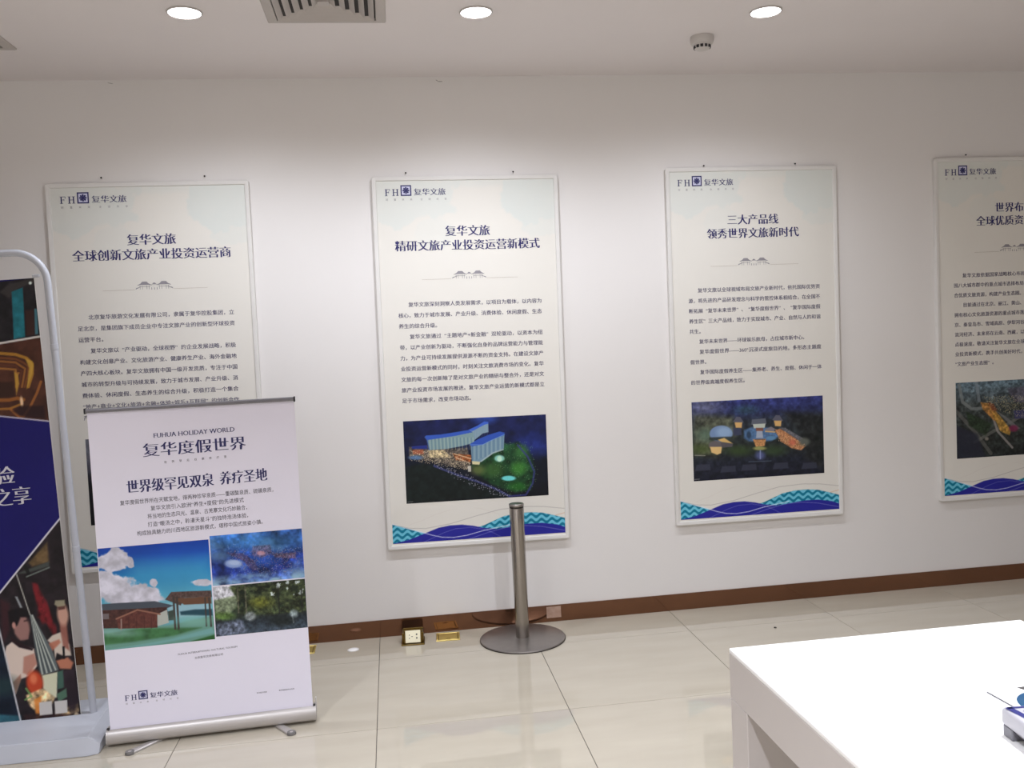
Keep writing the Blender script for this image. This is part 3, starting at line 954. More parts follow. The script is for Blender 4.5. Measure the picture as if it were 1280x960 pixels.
print_line('body_lettering', M['black_ink'], '关注官方微信', 0.590, 0.150, 0.007, BI)
print_line('body_lettering', M['black_ink'], '复华度假世界公众号', 0.680, 0.150, 0.007, BI)
emblem(rb, 0.077, 0.214, 0.00064, BI)

# valley picture with barn and gate
p = Paint(190, 182, [(5, 128), (640, 63), (678, 636), (42, 712)])
p.grad([(0, (22, 66, 168)), (0.12, (26, 82, 180)), (0.3, (40, 128, 186)), (0.52, (88, 168, 196)), (0.6, (120, 180, 196)), (1, (100, 160, 170))])
p.noise(0.12, 200, 3)
p.poly([(180, 200), (640, 170), (640, 300), (200, 320)], (74, 160, 200), 90, 0.5)
n = fbm(p.X / 55, p.Y / 45, 12)
cl = np.maximum.reduce([1.15 - np.hypot((p.X - 90) / 95, (p.Y - 200) / 75), 1.1 - np.hypot((p.X - 60) / 170, (p.Y - 330) / 100), 1.1 - np.hypot((p.X - 240) / 180, (p.Y - 400) / 75),
                        0.9 - np.hypot((p.X - 190) / 30, (p.Y - 205) / 40), 0.95 - np.hypot((p.X - 325) / 34, (p.Y - 315) / 34), 1.0 - np.hypot((p.X - 610) / 90, (p.Y - 310) / 26)])
sh = np.clip(0.5 + (fbm((p.X + 12) / 45, (p.Y + 18) / 38, 12) - n) * 1.6, 0, 1)
m_ = np.clip((cl + (n - 0.55) * 0.9 - 0.12) / 0.14, 0, 1)
p.c = p.c * (1 - m_[..., None]) + (np.array((214, 212, 226.0)) * (0.84 + 0.2 * sh[..., None])) * m_[..., None]
p.poly([(400, 440), (640, 430), (660, 500), (420, 520)], (150, 186, 200), 20, 0.9)
p.poly([(475, 480), (560, 466), (660, 462), (665, 500), (480, 500)], (36, 72, 86), 8)
p.poly([(30, 585), (400, 560), (670, 500), (680, 600), (678, 640), (42, 712)], (104, 150, 136), 14)
p.poly([(30, 615), (250, 580), (420, 575), (600, 570), (440, 620), (200, 660), (40, 680)], (58, 104, 60), 14, 0.9, 0.3, 40)
p.poly([(100, 700), (420, 640), (660, 570), (675, 600), (300, 680), (60, 712)], (116, 166, 166), 12, 0.9)
p.poly([(540, 650), (675, 610), (678, 640), (560, 652)], (44, 92, 44), 10)
p.poly([(22, 445), (120, 436), (330, 422), (440, 445), (400, 462), (30, 480)], (72, 78, 88), 3)
p.poly([(28, 480), (400, 455), (405, 500), (340, 575), (30, 585)], (70, 44, 40), 3, 1, 0.3, 12)
p.poly([(340, 500), (400, 470), (412, 545), (345, 566)], (176, 180, 172), 3)
p.poly([(110, 525), (230, 478), (345, 495), (345, 575), (120, 585)], (92, 52, 46), 3, 1, 0.25, 14)
p.line([(108, 528), (230, 474), (360, 497)], (142, 98, 82), 9)
p.line([(137, 530), (137, 590)], (150, 128, 120), 7)
for x in (180, 225, 270, 310):
    p.line([(x, 515), (x, 578)], (64, 36, 34), 4, 0.7)
p.poly([(30, 500), (66, 498), (66, 530), (32, 532)], (140, 140, 146), 3, 0.6)
p.poly([(390, 412), (425, 368), (520, 362), (655, 355), (660, 392), (500, 400), (480, 445)], (84, 66, 62), 3, 1, 0.3, 10)
p.poly([(440, 405), (655, 390), (658, 430), (500, 440)], (104, 72, 54), 4)
for x0_, x1_, w_ in ((438, 448, 12), (458, 468, 12), (620, 628, 9), (643, 655, 11)):
    p.line([(x0_, 400), (x1_, 580 if w_ > 11 else 560)], (66, 58, 54), w_)
p.poly([(405, 480), (440, 470), (440, 530), (410, 532)], (60, 72, 66), 6)
p.ell(110, 610, 120, 20, (150, 190, 190), 1.2, 0.5)
p.ell(550, 530, 90, 26, (130, 184, 170), 1.2, 0.6)
p.build('valley_picture', M['print'], rb, 0.016, 0.4405, 0.808, 0.394, BI)
# blue night village
p = Paint(170, 92, [(650, 60), (1172, 5), (1192, 283), (660, 338)])
p.grad([(0, (50, 96, 170)), (0.2, (52, 96, 168)), (0.5, (36, 62, 148)), (0.8, (34, 52, 128)), (1, (90, 120, 170))])
p.noise(0.7, 60, 21)
p.noise(0.4, 18, 31)
n = fbm(p.X / 70, p.Y / 40, 17)
p.mix(np.clip((n - 0.52) / 0.2, 0, 1) * 0.45, (110, 150, 196))
p.ell(930, 90, 240, 40, (60, 130, 180), 1.2, 0.4)
p.ell(700, 170, 60, 30, (120, 160, 196), 1.2, 0.5)
p.ell(780, 210, 50, 24, (140, 162, 210), 0.35, 0.95)
p.ell(785, 205, 34, 13, (176, 194, 226), 0.7, 0.8)
p.ell(940, 180, 90, 50, (34, 80, 160), 1.0, 0.6)
p.poly([(740, 150), (830, 150), (900, 190), (925, 240), (890, 245), (830, 190)], (70, 60, 96), 10, 0.8, 0.6, 14)
p.poly([(890, 110), (990, 100), (1000, 150), (940, 175), (885, 160)], (110, 88, 112), 10, 0.6, 0.9, 8)
p.ell(938, 148, 24, 12, (206, 150, 160), 0.6, 0.8)
p.poly([(1000, 150), (1140, 140), (1135, 175), (1020, 172)], (108, 80, 92), 8, 0.7, 0.9, 8)
p.specks([(740, 140), (1150, 110), (1160, 260), (860, 270)], (176, 130, 120), 0.05, 0.6)
p.specks([(740, 100), (1180, 100), (1180, 280), (760, 280)], (150, 180, 220), 0.04, 0.6, 8)
n2 = fbm(p.X / 60, p.Y / 30, 44)
p.mix(np.clip((p.v - 0.78) / 0.2, 0, 1) * np.clip((n2 - 0.35) / 0.3, 0, 1), (150, 186, 208))
p.build('village_picture', M['print'], rb, 0.4455, 0.8125, 0.821, 0.6145, BI)
# hot spring in the trees
p = Paint(170, 92, [(662, 345), (1192, 290), (1208, 567), (682, 632)])
p.grad([(0, (64, 78, 62)), (0.4, (58, 74, 46)), (0.6, (44, 52, 44)), (0.75, (38, 46, 54)), (1, (66, 78, 92))])
p.poly([(655, 335), (760, 330), (790, 380), (800, 420), (700, 430), (660, 420)], (196, 196, 204), 12)
p.poly([(670, 420), (800, 390), (810, 440), (760, 500), (680, 500)], (120, 132, 106), 14)
p.poly([(755, 345), (1200, 285), (1205, 470), (1000, 500), (820, 500), (800, 400)], (50, 58, 38), 14, 1, 0.9, 26)
n = fbm(p.X / 26, p.Y / 22, 51)
trees = p._dist_in([(770, 330), (1210, 280), (1210, 480), (820, 490)])
p.mix(trees * np.clip((n - 0.52) / 0.1, 0, 1) * 0.6, (90, 100, 62))
p.mix(trees * np.clip((0.40 - n) / 0.1, 0, 1) * 0.8, (24, 34, 26))
p.mix((p._dist_in([(980, 300), (1210, 290), (1210, 380), (1000, 390)])) * np.clip((n - 0.6) / 0.06, 0, 1) * 0.8, (196, 206, 214))
for x in (805, 850, 1040, 1170):
    p.line([(x, 340), (x + 8, 490)], (104, 100, 84) if x < 1000 else (34, 36, 32), 8, 0.8)
p.ell(940, 430, 60, 30, (120, 124, 44), 1.0, 0.7)
p.ell(720, 512, 70, 22, (84, 112, 54), 0.9, 0.9)
p.ell(880, 510, 30, 26, (140, 148, 150), 0.6, 0.9)
p.ell(1130, 490, 22, 22, (150, 164, 166), 0.7, 0.9)
p.line([(1120, 500), (1128, 540)], (190, 200, 206), 8, 0.7)
p.ell(1060, 530, 70, 30, (26, 32, 32), 0.9, 0.9)
p.poly([(690, 560), (830, 530), (860, 600), (690, 640)], (104, 112, 132), 20, 0.8, 0.6, 16)
p.noise(0.5, 12, 61)
p.build('hot_spring_picture', M['print'], rb, 0.4455, 0.8125, 0.6095, 0.4035, BI)

# ================================================================ DOOR-SHAPED DISPLAY STAND (left edge)
ds = thing('display_stand', 'tall tubular display stand with navy kitchen poster at the left edge', 'display stand', (-0.783, -0.90, 0))
tilt = R_(1.665)
def SP(u, z):      # stand-local leaning plane
    return (u * math.cos(tilt) - z * math.sin(tilt), z * math.cos(tilt) + u * math.sin(tilt))
# tray base, creased sheet metal
def tray():
    bm = bmesh.new()
    prof = [(-0.225, 0.0), (-0.222, 0.014), (-0.205, 0.070), (-0.130, 0.082), (0.0, 0.086), (0.165, 0.086), (0.18, 0.07), (0.185, 0.0)]
    ring = []
    for x, k in ((-0.98, 0.0), (-0.962, 1.0), (0.090, 1.0), (0.128, 0.0)):
        ring.append([bm.verts.new((x, y * (0.94 if k == 0 else 1.0), z * (0.55 if k == 0 else 1.0))) for y, z in prof])
    for a, b in zip(ring[:-1], ring[1:]):
        for i in range(len(prof)):
            j = (i + 1) % len(prof)
            bm.faces.new((a[i], a[j], b[j], b[i]))
    bm.faces.new(ring[0][::-1])
    bm.faces.new(ring[-1])
    es = [e for e in bm.edges]
    bmesh.ops.bevel(bm, geom=es, offset=0.003, segments=2, affect='EDGES')
    return bm
obj('tray_base', tray(), M['stand'], ds, True)
pts = []
ux = 0.046
ztop = 2.012
rr = 0.125
pts.append((ux, 0.04))
for z in (0.5, 1.0, 1.5):
    pts.append((ux, z))
for k in range(0, 10):
    a = R_(10 * k)
    pts.append((ux - rr + rr * math.cos(a), ztop - rr + rr * math.sin(a)))
lx = -0.80 - 0.046
for k in range(0, 10):
    a = R_(90 + 10 * k)
    pts.append((lx + rr + rr * math.cos(a), ztop - rr + rr * math.sin(a)))
for z in (1.5, 1.0, 0.5, 0.04):
    pts.append((lx, z))
fr = obj('tube_frame', tube([(SP(u, z)[0], 0.012, SP(u, z)[1]) for u, z in pts], 0.0142, 16), M['stand'], ds, True)
for u, z in ((ux, 1.62), (ux, 0.78), (lx, 1.62), (lx, 0.78)):
    x, zz = SP(u, z)
    o = obj('tube_joint', lathe([(0.0143, -0.012), (0.0156, -0.011), (0.0156, 0.011), (0.0143, 0.012)], 20), M['stand'], fr, True)
    o.location = (x, 0.012, zz)
    o.rotation_euler = (0, -tilt, 0)
# print with white margin
def leaning(bm_or_o):
    return bm_or_o
o = obj('poster_board', box(-0.80, 0.0012, -0.002, 0.001, 0.088, 1.9052), M['frame'], ds)
o.rotation_euler = (0, -tilt, 0)
clip_bm = box(-0.006, 0.022, -0.004, 0.004, 1.906, 1.918, 0.002)
o = obj('clip', clip_bm, M['stand'], ds)
o.rotation_euler = (0, -tilt, 0)

Hs = hom([(0, 349), (43, 348), (103, 905), (0, 920)], [(-0.968 + 0.783 + 0.0291 * 1.904, 1.904), (-0.0541 + 0.0553, 1.902), (0.0 + 0.0013, 0.044), (-1.107 + 0.783 + 0.0008, 0.028)])
def L2(pts, sx, ox, oy):
    out = []
    for x, y in pts:
        X, Y = ox + x * sx, oy + y * sx
        d = Hs[2, 0] * X + Hs[2, 1] * Y + 1
        out.append(((Hs[0, 0] * X + Hs[0, 1] * Y + Hs[0, 2]) / d * 1000, -(Hs[1, 0] * X + Hs[1, 1] * Y + Hs[1, 2]) / d * 1000))
    return out
A3 = lambda *q: L2(q, 60 / 303, 0, 340)        # upper pictures
A5 = lambda *q: L2(q, 110 / 556, 0, 720)       # kitchen picture
A4 = lambda *q: L2(q, 60 / 360, 0, 560)
p = Paint(260, 560, [(-800, -1904), (0, -1904), (0, -88), (-800, -88)])
navy = (24, 20, 96)
p.fill(navy)
p.noise(0.06, 150, 2)
# top picture: dark hall with turquoise column
p.poly(A3((-900, 60), (0, 55), (270, 30), (300, 395), (0, 437), (-900, 560)), (34, 32, 36), 3, 1, 0.4, 30)
p.poly(A3((0, 120), (60, 70), (215, 40), (218, 60), (120, 100), (60, 160)), (62, 58, 58), 8, 0.8)
p.poly(A3((75, 120), (145, 95), (160, 405), (88, 418)), (34, 110, 124), 4, 1, 0.2, 20)
p.poly(A3((218, 230), (235, 230), (243, 390), (222, 392)), (70, 116, 130), 3)
p.poly(A3((160, 240), (215, 235), (222, 395), (165, 400)), (56, 36, 34), 8)
p.ell(*A3((193, 68))[0], 6, 6, (226, 240, 236), 0.6)
p.poly(A3((-500, 200), (-100, 160), (-90, 440), (-500, 500)), (40, 60, 84), 30, 0.6)
# carved timber hall
p.poly(A3((-900, 580), (0, 447), (300, 402), (350, 944), (0, 897), (-900, 770)), (74, 44, 34), 3, 1, 0.3, 40)
for k, (dy, c) in enumerate(((0, (178, 128, 50)), (28, (120, 70, 40)), (50, (156, 100, 50)), (72, (96, 54, 38)), (95, (164, 110, 54)))):
    p.line(A3((-900, 520 + dy), (-200, 505 + dy), (0, 505 + dy), (100, 515 + dy), (170 - dy * 0.7, 540 + dy), (205 - dy * 0.9, 575 + dy * 0.6), (205 - dy, 640), (180 - dy * 0.8, 720)), c, 12 if k == 0 else 8, 0.9)
p.poly(A3((160, 540), (205, 560), (213, 590), (205, 640), (170, 735), (178, 660), (185, 600)), (196, 156, 64), 5, 0.9)
p.poly(A3((90, 620), (115, 640), (122, 700), (105, 770), (98, 700)), (190, 146, 60), 5, 0.9)
p.poly(A3((-900, 690), (80, 685), (100, 780), (-900, 790)), (54, 34, 28), 8, 0.9)
p.line(A3((-900, 800), (60, 800), (110, 790), (150, 800)), (150, 92, 44), 14, 0.9)
p.line(A3((-900, 860), (60, 855), (130, 830)), (170, 116, 50), 9, 0.8)
p.line(A3((260, 690), (235, 760), (190, 850), (150, 905), (120, 905), (70, 860)), (158, 98, 50), 10, 0.9)
p.ell(*A3((138, 812))[0], 6, 20, (236, 200, 160), 0.8)
p.poly(A3((80, 870), (130, 840), (280, 840), (290, 925), (130, 905)), (40, 24, 28), 10, 0.8)
p.line(A3((-900, 575), (0, 442), (300, 399)), (214, 210, 206), 8)
p.line(A3((-900, 780), (0, 900), (350, 945)), (200, 196, 210), 5)
# kitchen
kt = A5((420, -300), (396, 0), (400, 0), (515, 912), (150, 945), (0, 955), (-900, 1100), (-900, 600), (0, 90))
p.poly(L2([(84, 636), (118, 905), (0, 920), (-200, 950), (-200, 880), (0, 738)], 1, 0, 0), (36, 30, 34), 3, 1, 0.4, 30)
p.poly(A4((215, 850), (355, 700), (370, 850), (240, 880)), (120, 96, 62), 10, 0.8, 0.3, 20)
p.poly(A4((120, 930), (370, 845), (372, 880), (200, 930)), (72, 78, 74), 8, 0.9)
p.line(A4((200, 955), (370, 890)), (120, 132, 124), 6, 0.8)
p.line(A4((185, 870), (215, 930)), (24, 24, 24), 14, 0.8)
p.poly(A5((205, 35), (235, 40), (330, 250), (340, 370), (300, 300), (240, 250), (240, 200)), (104, 28, 34), 12, 0.95, 0.9, 18)
for x, y in ((225, 75), (240, 125), (255, 160), (290, 180), (300, 215), (320, 290), (270, 260), (345, 330), (310, 260)):
    p.ell(*A5((x, y))[0], 9, 22, (122, 34, 40), 0.9, 0.8)
p.poly(A5((0, 130), (60, 160), (60, 330), (20, 420)), (64, 34, 40), 14, 0.8)
# left cook
p.poly(A5((40, 430), (80, 400), (150, 430), (215, 450), (235, 560), (190, 620), (130, 640), (100, 735), (60, 640), (25, 500)), (214, 196, 184), 6)
p.poly(A5((150, 500), (215, 480), (235, 545), (175, 615), (145, 600)), (178, 124, 108), 8, 0.9)
p.poly(A5((80, 660), (130, 610), (135, 640), (100, 730)), (166, 112, 92), 8, 0.9)
p.ell(*A5((138, 315))[0], 30, 50, (154, 116, 108), 0.4)
p.poly(A5((90, 250), (160, 240), (185, 330), (180, 390), (130, 395), (95, 350)), (150, 112, 106), 6, 0.9)
p.poly(A5((50, 210), (130, 190), (190, 215), (195, 250), (130, 250), (110, 300), (75, 320), (60, 280)), (24, 20, 24), 8)
p.ell(*A5((88, 300))[0], 7, 14, (186, 136, 126), 0.6)
p.poly(A5((70, 370), (110, 400), (210, 450), (205, 462), (120, 440), (70, 400)), (40, 26, 30), 5)
p.poly(A5((150, 270), (180, 262), (182, 275), (152, 280)), (50, 34, 34), 4, 0.7)
p.poly(A5((95, 118), (110, 120), (142, 190), (128, 190)), (176, 184, 188), 5, 0.8)
# right cook
p.poly(A5((300, 400), (330, 370), (385, 350), (440, 430), (452, 500), (400, 500), (360, 480), (350, 520), (340, 440)), (204, 190, 176), 6)
p.poly(A5((375, 190), (410, 175), (440, 470), (400, 440), (380, 330)), (150, 96, 84), 8, 0.95)
p.ell(*A5((398, 240))[0], 22, 46, (196, 152, 134), 0.5)
p.poly(A5((350, 150), (410, 148), (412, 190), (370, 195), (345, 175)), (150, 144, 120), 6, 0.95)
p.poly(A5((365, 190), (412, 185), (412, 205), (372, 212)), (96, 62, 56), 5)
p.poly(A5((305, 420), (375, 395), (385, 415), (330, 470), (310, 450)), (178, 110, 88), 8, 0.9)
p.poly(A5((355, 530), (430, 510), (465, 545), (450, 585), (380, 580)), (188, 122, 96), 8, 0.95)
p.poly(A5((395, 440), (410, 440), (412, 520), (398, 520)), (26, 22, 26), 3)
# aprons, pestle cone of noodles
p.poly(A5((190, 235), (205, 235), (330, 460), (372, 590), (260, 620), (225, 470)), (96, 104, 106), 4)
for k in range(8):
    p.line(A5((194 + k * 1.6, 240), (255 + k * 14, 615 - k * 4)), (206, 212, 200) if k % 2 else (60, 66, 70), 5, 0.8)
p.line(A5((105, -20), (190, 235)), (196, 196, 186), 4, 0.9)
p.poly(A5((265, 620), (365, 600), (360, 760), (280, 790)), (206, 206, 178), 6)
p.poly(A5((365, 600), (400, 590), (410, 700), (365, 710)), (70, 104, 92), 6, 0.9)
p.poly(A5((400, 600), (470, 585), (475, 700), (410, 705)), (54, 42, 52), 6, 0.9)
p.ell(*A5((220, 665))[0], 32, 52, (188, 70, 42), 0.4)
p.ell(*A5((212, 640))[0], 14, 22, (226, 128, 90), 0.8, 0.8)
p.poly(A5((165, 740), (270, 700), (350, 760), (330, 800), (230, 850), (180, 800)), (206, 176, 132), 8, 0.9, 0.9, 20)
p.poly(A5((215, 770), (260, 750), (265, 880), (230, 890)), (214, 130, 58), 8, 0.9)
p.line(A5((165, 700), (200, 750), (160, 770)), (110, 156, 90), 8, 0.8)
p.poly(A5((350, 850), (490, 800), (500, 850), (420, 890), (355, 905)), (206, 176, 128), 8, 0.9, 0.9, 16)
p.ell(*A5((450, 740))[0], 26, 80, (40, 30, 38), 0.5, 0.9)
p.poly(A5((360, 740), (420, 705), (425, 760), (370, 790)), (88, 128, 104), 6, 0.8)
p.poly(A5((150, 860), (350, 860), (520, 870), (520, 915), (150, 950)), (44, 28, 28), 8, 0.8, 0.6, 14)
p.ell(*A5((485, 880))[0], 10, 14, (190, 170, 140), 0.6)
# pale cards where the codes were
for q in (((248, 790), (328, 782), (332, 865), (252, 872)), ((345, 785), (425, 778), (428, 858), (350, 866))):
    p.poly(A5(*q), (196, 192, 188), 3)
# lower left picture: dark teal water
p.poly(L2([(0, 788), (-60, 560), (-200, 760), (-200, 950), (0, 922), (31, 917)], 1, 0, 0), (22, 30, 44), 3, 1, 0.3, 40)
p.poly(L2([(-200, 905), (0, 890), (26, 892), (30, 920), (-200, 960)], 1, 0, 0), (48, 96, 110), 10, 0.9, 0.3, 30)
p.ell(*L2([(4, 855)], 1, 0, 0)[0], 60, 40, (40, 66, 66), 1.0, 0.6)
p.line(L2([(-40, 640), (0, 788), (32, 925)], 1, 0, 0), (196, 196, 200), 6)
p.line(L2([(-200, 895), (0, 738), (84, 637)], 1, 0, 0), (206, 204, 214), 7)
# (navy side restored left of the water picture's rim)
o = p.build('printed_sheet', M['stand_print'], ds, -0.80, 0.0, 1.904, 0.088, -0.0028)
o.rotation_euler = (0, -tilt, 0)
L = Letters()
def sl(x, z):
    return (x + 0.783 + z * 0.0291)
for ch, x0_, x1_, zc in (('体', -1.152, -1.068, 1.117), ('验', -1.058, -0.972, 1.114), ('之', -1.058, -0.988, 1.024), ('享', -0.986, -0.916, 1.026)):
    L = Letters()
    L.line(ch, sl(x0_, zc), zc, 0.080, -0.0034, x1=sl(x1_, zc), heavy=0.040, thin=0.014)
    o = L.build('slogan_character', M['white_ink'], ds)
    o.rotation_euler = (0, -tilt, 0)

# ================================================================ STEEL POST
st = thing('barrier_post', 'short brushed steel barrier post on a round base before the wall', 'barrier post', (1.176, -0.238, 0))
obj('base_disc', lathe([(0.0001, 0.0), (0.219, 0.0), (0.222, 0.004), (0.220, 0.009), (0.212, 0.0115), (0.05, 0.0135), (0.0001, 0.0135)], 72), M['steel_base'], st, True)
obj('rim_gasket', lathe([(0.2195, 0.0008), (0.2232, 0.001), (0.2232, 0.0048), (0.2200, 0.0052)], 72), M['steel_dark'], st, True)
obj('tube', lathe([(0.0345, 0.012), (0.0350, 0.03), (0.0362, 0.35), (0.0372, 0.60), (0.0378, 0.684), (0.0365, 0.690)], 48), M['steel'], st, True)
obj('seam_ring', lathe([(0.0350, 0.688), (0.0368, 0.690), (0.0368, 0.697), (0.0350, 0.699)], 48), M['steel_dark'], st, True)
obj('top_cap', lathe([(0.0001, 0.699), (0.0386, 0.699), (0.0392, 0.704), (0.0385, 0.7095), (0.0350, 0.7125), (0.0280, 0.7105), (0.0001, 0.7105)], 48), M['steel_base'], st, True)

# ================================================================ FLOOR SOCKETS
def closed_socket(x, y, label, rot=0.0):
    t = thing('floor_socket', label, 'floor socket', (x, y, 0), (0, 0, rot), 'brass floor sockets by the skirting')
    fb = bmesh.new()
    for a in ((-0.062, 0.062, -0.062, -0.052), (-0.062, 0.062, 0.052, 0.062), (-0.062, -0.052, -0.052, 0.052), (0.052, 0.062, -0.052, 0.052)):
        add_box(fb, a[0], a[1], a[2], a[3], 0.0, 0.005, 0.0012, 1)
    obj('rim', fb, M['brass'], t)
    obj('lid', box(-0.050, 0.050, -0.050, 0.050, 0.0, 0.0042, 0.0015, 1), M['brass'], t)
    obj('latch', box(-0.012, 0.012, -0.044, -0.034, 0.004, 0.0062, 0.001, 1), M['brass_dark'], t)
    for sx in (-0.0515, 0.0515):
        obj('side_gap', box(sx - 0.0012, sx + 0.0012, -0.050, 0.050, 0.0002, 0.0058), M['brass_dark'], t)
    return t
closed_socket(0.796, -0.100, 'closed brass floor socket cover beside the open one', R_(-3))
closed_socket(0.045, -0.105, 'brass floor socket cover mostly hidden behind the roll-up banner', R_(0))
t = thing('floor_socket', 'open pop-up floor socket with tilted cream plate and brass frame', 'floor socket', (0.612, -0.122, 0), (0, 0, R_(-3)), 'brass floor sockets by the skirting')
fb = bmesh.new()
for a in ((-0.060, 0.060, -0.060, -0.050), (-0.060, 0.060, 0.050, 0.060), (-0.060, -0.050, -0.050, 0.050), (0.050, 0.060, -0.050, 0.050)):
    add_box(fb, a[0], a[1], a[2], a[3], 0.0, 0.005, 0.0012, 1)
obj('rim', fb, M['brass_dark'], t)
obj('well', box(-0.050, 0.050, -0.050, 0.050, 0.0, 0.0012), M['brass_dark'], t)
# wedge body with plate leaning back
bm = bmesh.new()
prof = [(-0.028, 0.002), (0.048, 0.002), (0.048, 0.050), (-0.002, 0.068), (-0.008, 0.066)]
a_ = [bm.verts.new((-0.046, y, z)) for y, z in prof]
b_ = [bm.verts.new((0.046, y, z)) for y, z in prof]
for i in range(5):
    bm.faces.new((a_[i], a_[(i + 1) % 5], b_[(i + 1) % 5], b_[i]))
bm.faces.new(a_[::-1]); bm.faces.new(b_)
add_box(bm, -0.056, -0.047, -0.030, 0.046, 0.004, 0.056, 0.001, 1)
add_box(bm, 0.047, 0.056, -0.030, 0.046, 0.004, 0.056, 0.001, 1)
obj('popup_body', bm, M['brass_dark'], t)
ml = Matrix.Translation((0, -0.020, 0.034)) @ Matrix.Rotation(R_(72), 4, 'X')
pb = bmesh.new()
add_box(pb, -0.039, 0.039, -0.031, 0.031, 0.0, 0.004, 0.001, 1, ml)
pl = obj('socket_plate', pb, M['cream'], t)
hb = bmesh.new()
for hx, hy, w, h in ((0.020, 0.010, 0.007, 0.007), (0.020, -0.008, 0.007, 0.007), (-0.004, 0.0, 0.008, 0.003), (-0.018, 0.008, 0.003, 0.006), (-0.018, -0.008, 0.003, 0.006)):
    add_box(hb, hx - w / 2, hx + w / 2, hy - h / 2, hy + h / 2, 0.0035, 0.0045, 0, 1, ml)
obj('socket_hole', hb, M['black'], pl)
obj('lid', box(-0.052, 0.052, 0.040, 0.048, 0.046, 0.060, 0.001, 1), M['brass_dark'], t)

wd = thing('floor_disc', 'small round white disc on the tile left of the open floor socket', 'floor disc', (0.303, -0.165, 0))
obj('rim', lathe([(0.024, 0.0), (0.030, 0.0), (0.030, 0.0022), (0.026, 0.0034), (0.024, 0.0026)], 32), M['plastic'], wd, True)
obj('cap', lathe([(0.0001, 0.0), (0.024, 0.0), (0.024, 0.0026), (0.015, 0.0040), (0.0001, 0.0044)], 32), M['cap_white'], wd, True)

# pale patch on the skirting, crumb on the tile, cracks under the ceiling
tag(obj('skirting_patch', box(1.345, 1.425, -0.0070, -0.0060, 0.022, 0.084, 0.0003, 1), M['patch']), 'pale patch on the brown skirting right of the steel post', 'patch')
cb = bmesh.new()
bmesh.ops.create_icosphere(cb, subdivisions=2, radius=0.007)
for v in cb.verts:
    v.co.z *= 0.5
    v.co *= 1 + 0.25 * math.sin(v.co.x * 900 + v.co.y * 700)
tag(obj('crumb', cb, M['crumb'], None, False, (2.471, -0.4295, 0.0030)), 'tiny dark crumb lying on the floor tile beyond the table', 'crumb')

# ================================================================ WHITE TABLE
TXL, TXR, TYF, TYN, TH = 1.3964, 2.2155, -2.6093, -4.15, 0.75
tb = thing('table', 'thick white table with panel legs at the lower right', 'table', ((TXL + TXR) / 2, (TYF + TYN) / 2, 0))
cx, cyy = (TXL + TXR) / 2, (TYF + TYN) / 2
hw, hd = (TXR - TXL) / 2, (TYF - TYN) / 2
obj('tabletop', box(-hw, hw, -hd, hd, TH - 0.012, TH, 0.003, 2), M['table'], tb)
bm = bmesh.new()
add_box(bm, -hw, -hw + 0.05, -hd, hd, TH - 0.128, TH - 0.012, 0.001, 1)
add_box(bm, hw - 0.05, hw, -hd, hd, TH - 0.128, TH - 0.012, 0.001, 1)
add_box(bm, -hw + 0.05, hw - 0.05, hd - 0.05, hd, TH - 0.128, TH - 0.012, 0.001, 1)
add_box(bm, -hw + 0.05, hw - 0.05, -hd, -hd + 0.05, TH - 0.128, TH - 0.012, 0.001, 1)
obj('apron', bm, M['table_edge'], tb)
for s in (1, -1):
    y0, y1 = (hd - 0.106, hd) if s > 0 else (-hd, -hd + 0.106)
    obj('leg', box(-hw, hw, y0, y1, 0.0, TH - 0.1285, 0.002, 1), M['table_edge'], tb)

# ---- brochure and device on it
br = thing('brochure', 'white brochure with blue disc and a dark photo, lying behind the small device', 'brochure', (1.8259, -3.0164, TH), (0, 0, R_(-88)))
bw, bh = 0.20, 0.30     # local x runs toward the camera, local y to the right
obj('cover', box(0.0, bw, 0.0, bh, 0.0006, 0.0050, 0.0006, 1), M['table'], br)
obj('shaded_page_edge', box(0.001, bw + 0.0006, -0.0003, bh, 0.0, 0.0032), M['device_grey'], br)  # page edge; its shade is put into the dark grey
bm = bmesh.new()
arc = [(0.075 + 0.0, 0.0)]
def disc(cx_, cy_, r_, a0, a1, z, n=28):
    vs = [bm.verts.new((cx_ + r_ * math.cos(R_(a0 + (a1 - a0) * k / n)), cy_ + r_ * math.sin(R_(a0 + (a1 - a0) * k / n)), z)) for k in range(n + 1)]
    bm.faces.new(vs)
disc(0.105, 0.085, 0.075, 0, 360, 0.0054)
obj('blue_disc', bm, M['teal_blue'], br)
bm = bmesh.new()
bm.faces.new([bm.verts.new((x, y, 0.0053)) for x, y in ((0.004, 0.070), (0.045, 0.085), (0.030, 0.290), (0.004, 0.290))])
obj('photo', bm, M['photo_grey'], br)

dv = thing('card_reader', 'small white electronic device with blue triangle print, at the right edge on the table', 'device', (1.7230, -3.2010, TH), (0, 0, R_(-96)))
# local x runs toward the camera, local y to the right; height 0.045
def slab(w, d, z0, z1, bev):
    return box(0, w, 0, d, z0, z1, bev, 4)
obj('housing', slab(0.20, 0.17, 0.022, 0.058, 0.010), M['device'], dv, True)
obj('lower_shell', box(0.012, 0.188, 0.012, 0.158, 0.014, 0.0225, 0.002, 2), M['device_grey'], dv)
for x, y in ((0.006, 0.008), (0.160, 0.008), (0.006, 0.135), (0.160, 0.135)):
    obj('foot', box(x - 0.003, x + 0.028, y - 0.004, y + 0.026, 0.0, 0.0235, 0.003, 2), M['device_grey'], dv)
L_ = bmesh.new()
def stripe(p0, p1, w, z=0.0584):
    d = Vector((p1[0] - p0[0], p1[1] - p0[1], 0)).normalized()
    n_ = Vector((-d.y, d.x, 0)) * w / 2
    L_.faces.new([L_.verts.new((q[0] + s * n_.x, q[1] + s * n_.y, z)) for q, s in ((p0, 1), (p1, 1), (p1, -1), (p0, -1))])
stripe((0.014, 0.008), (0.012, 0.160), 0.008)
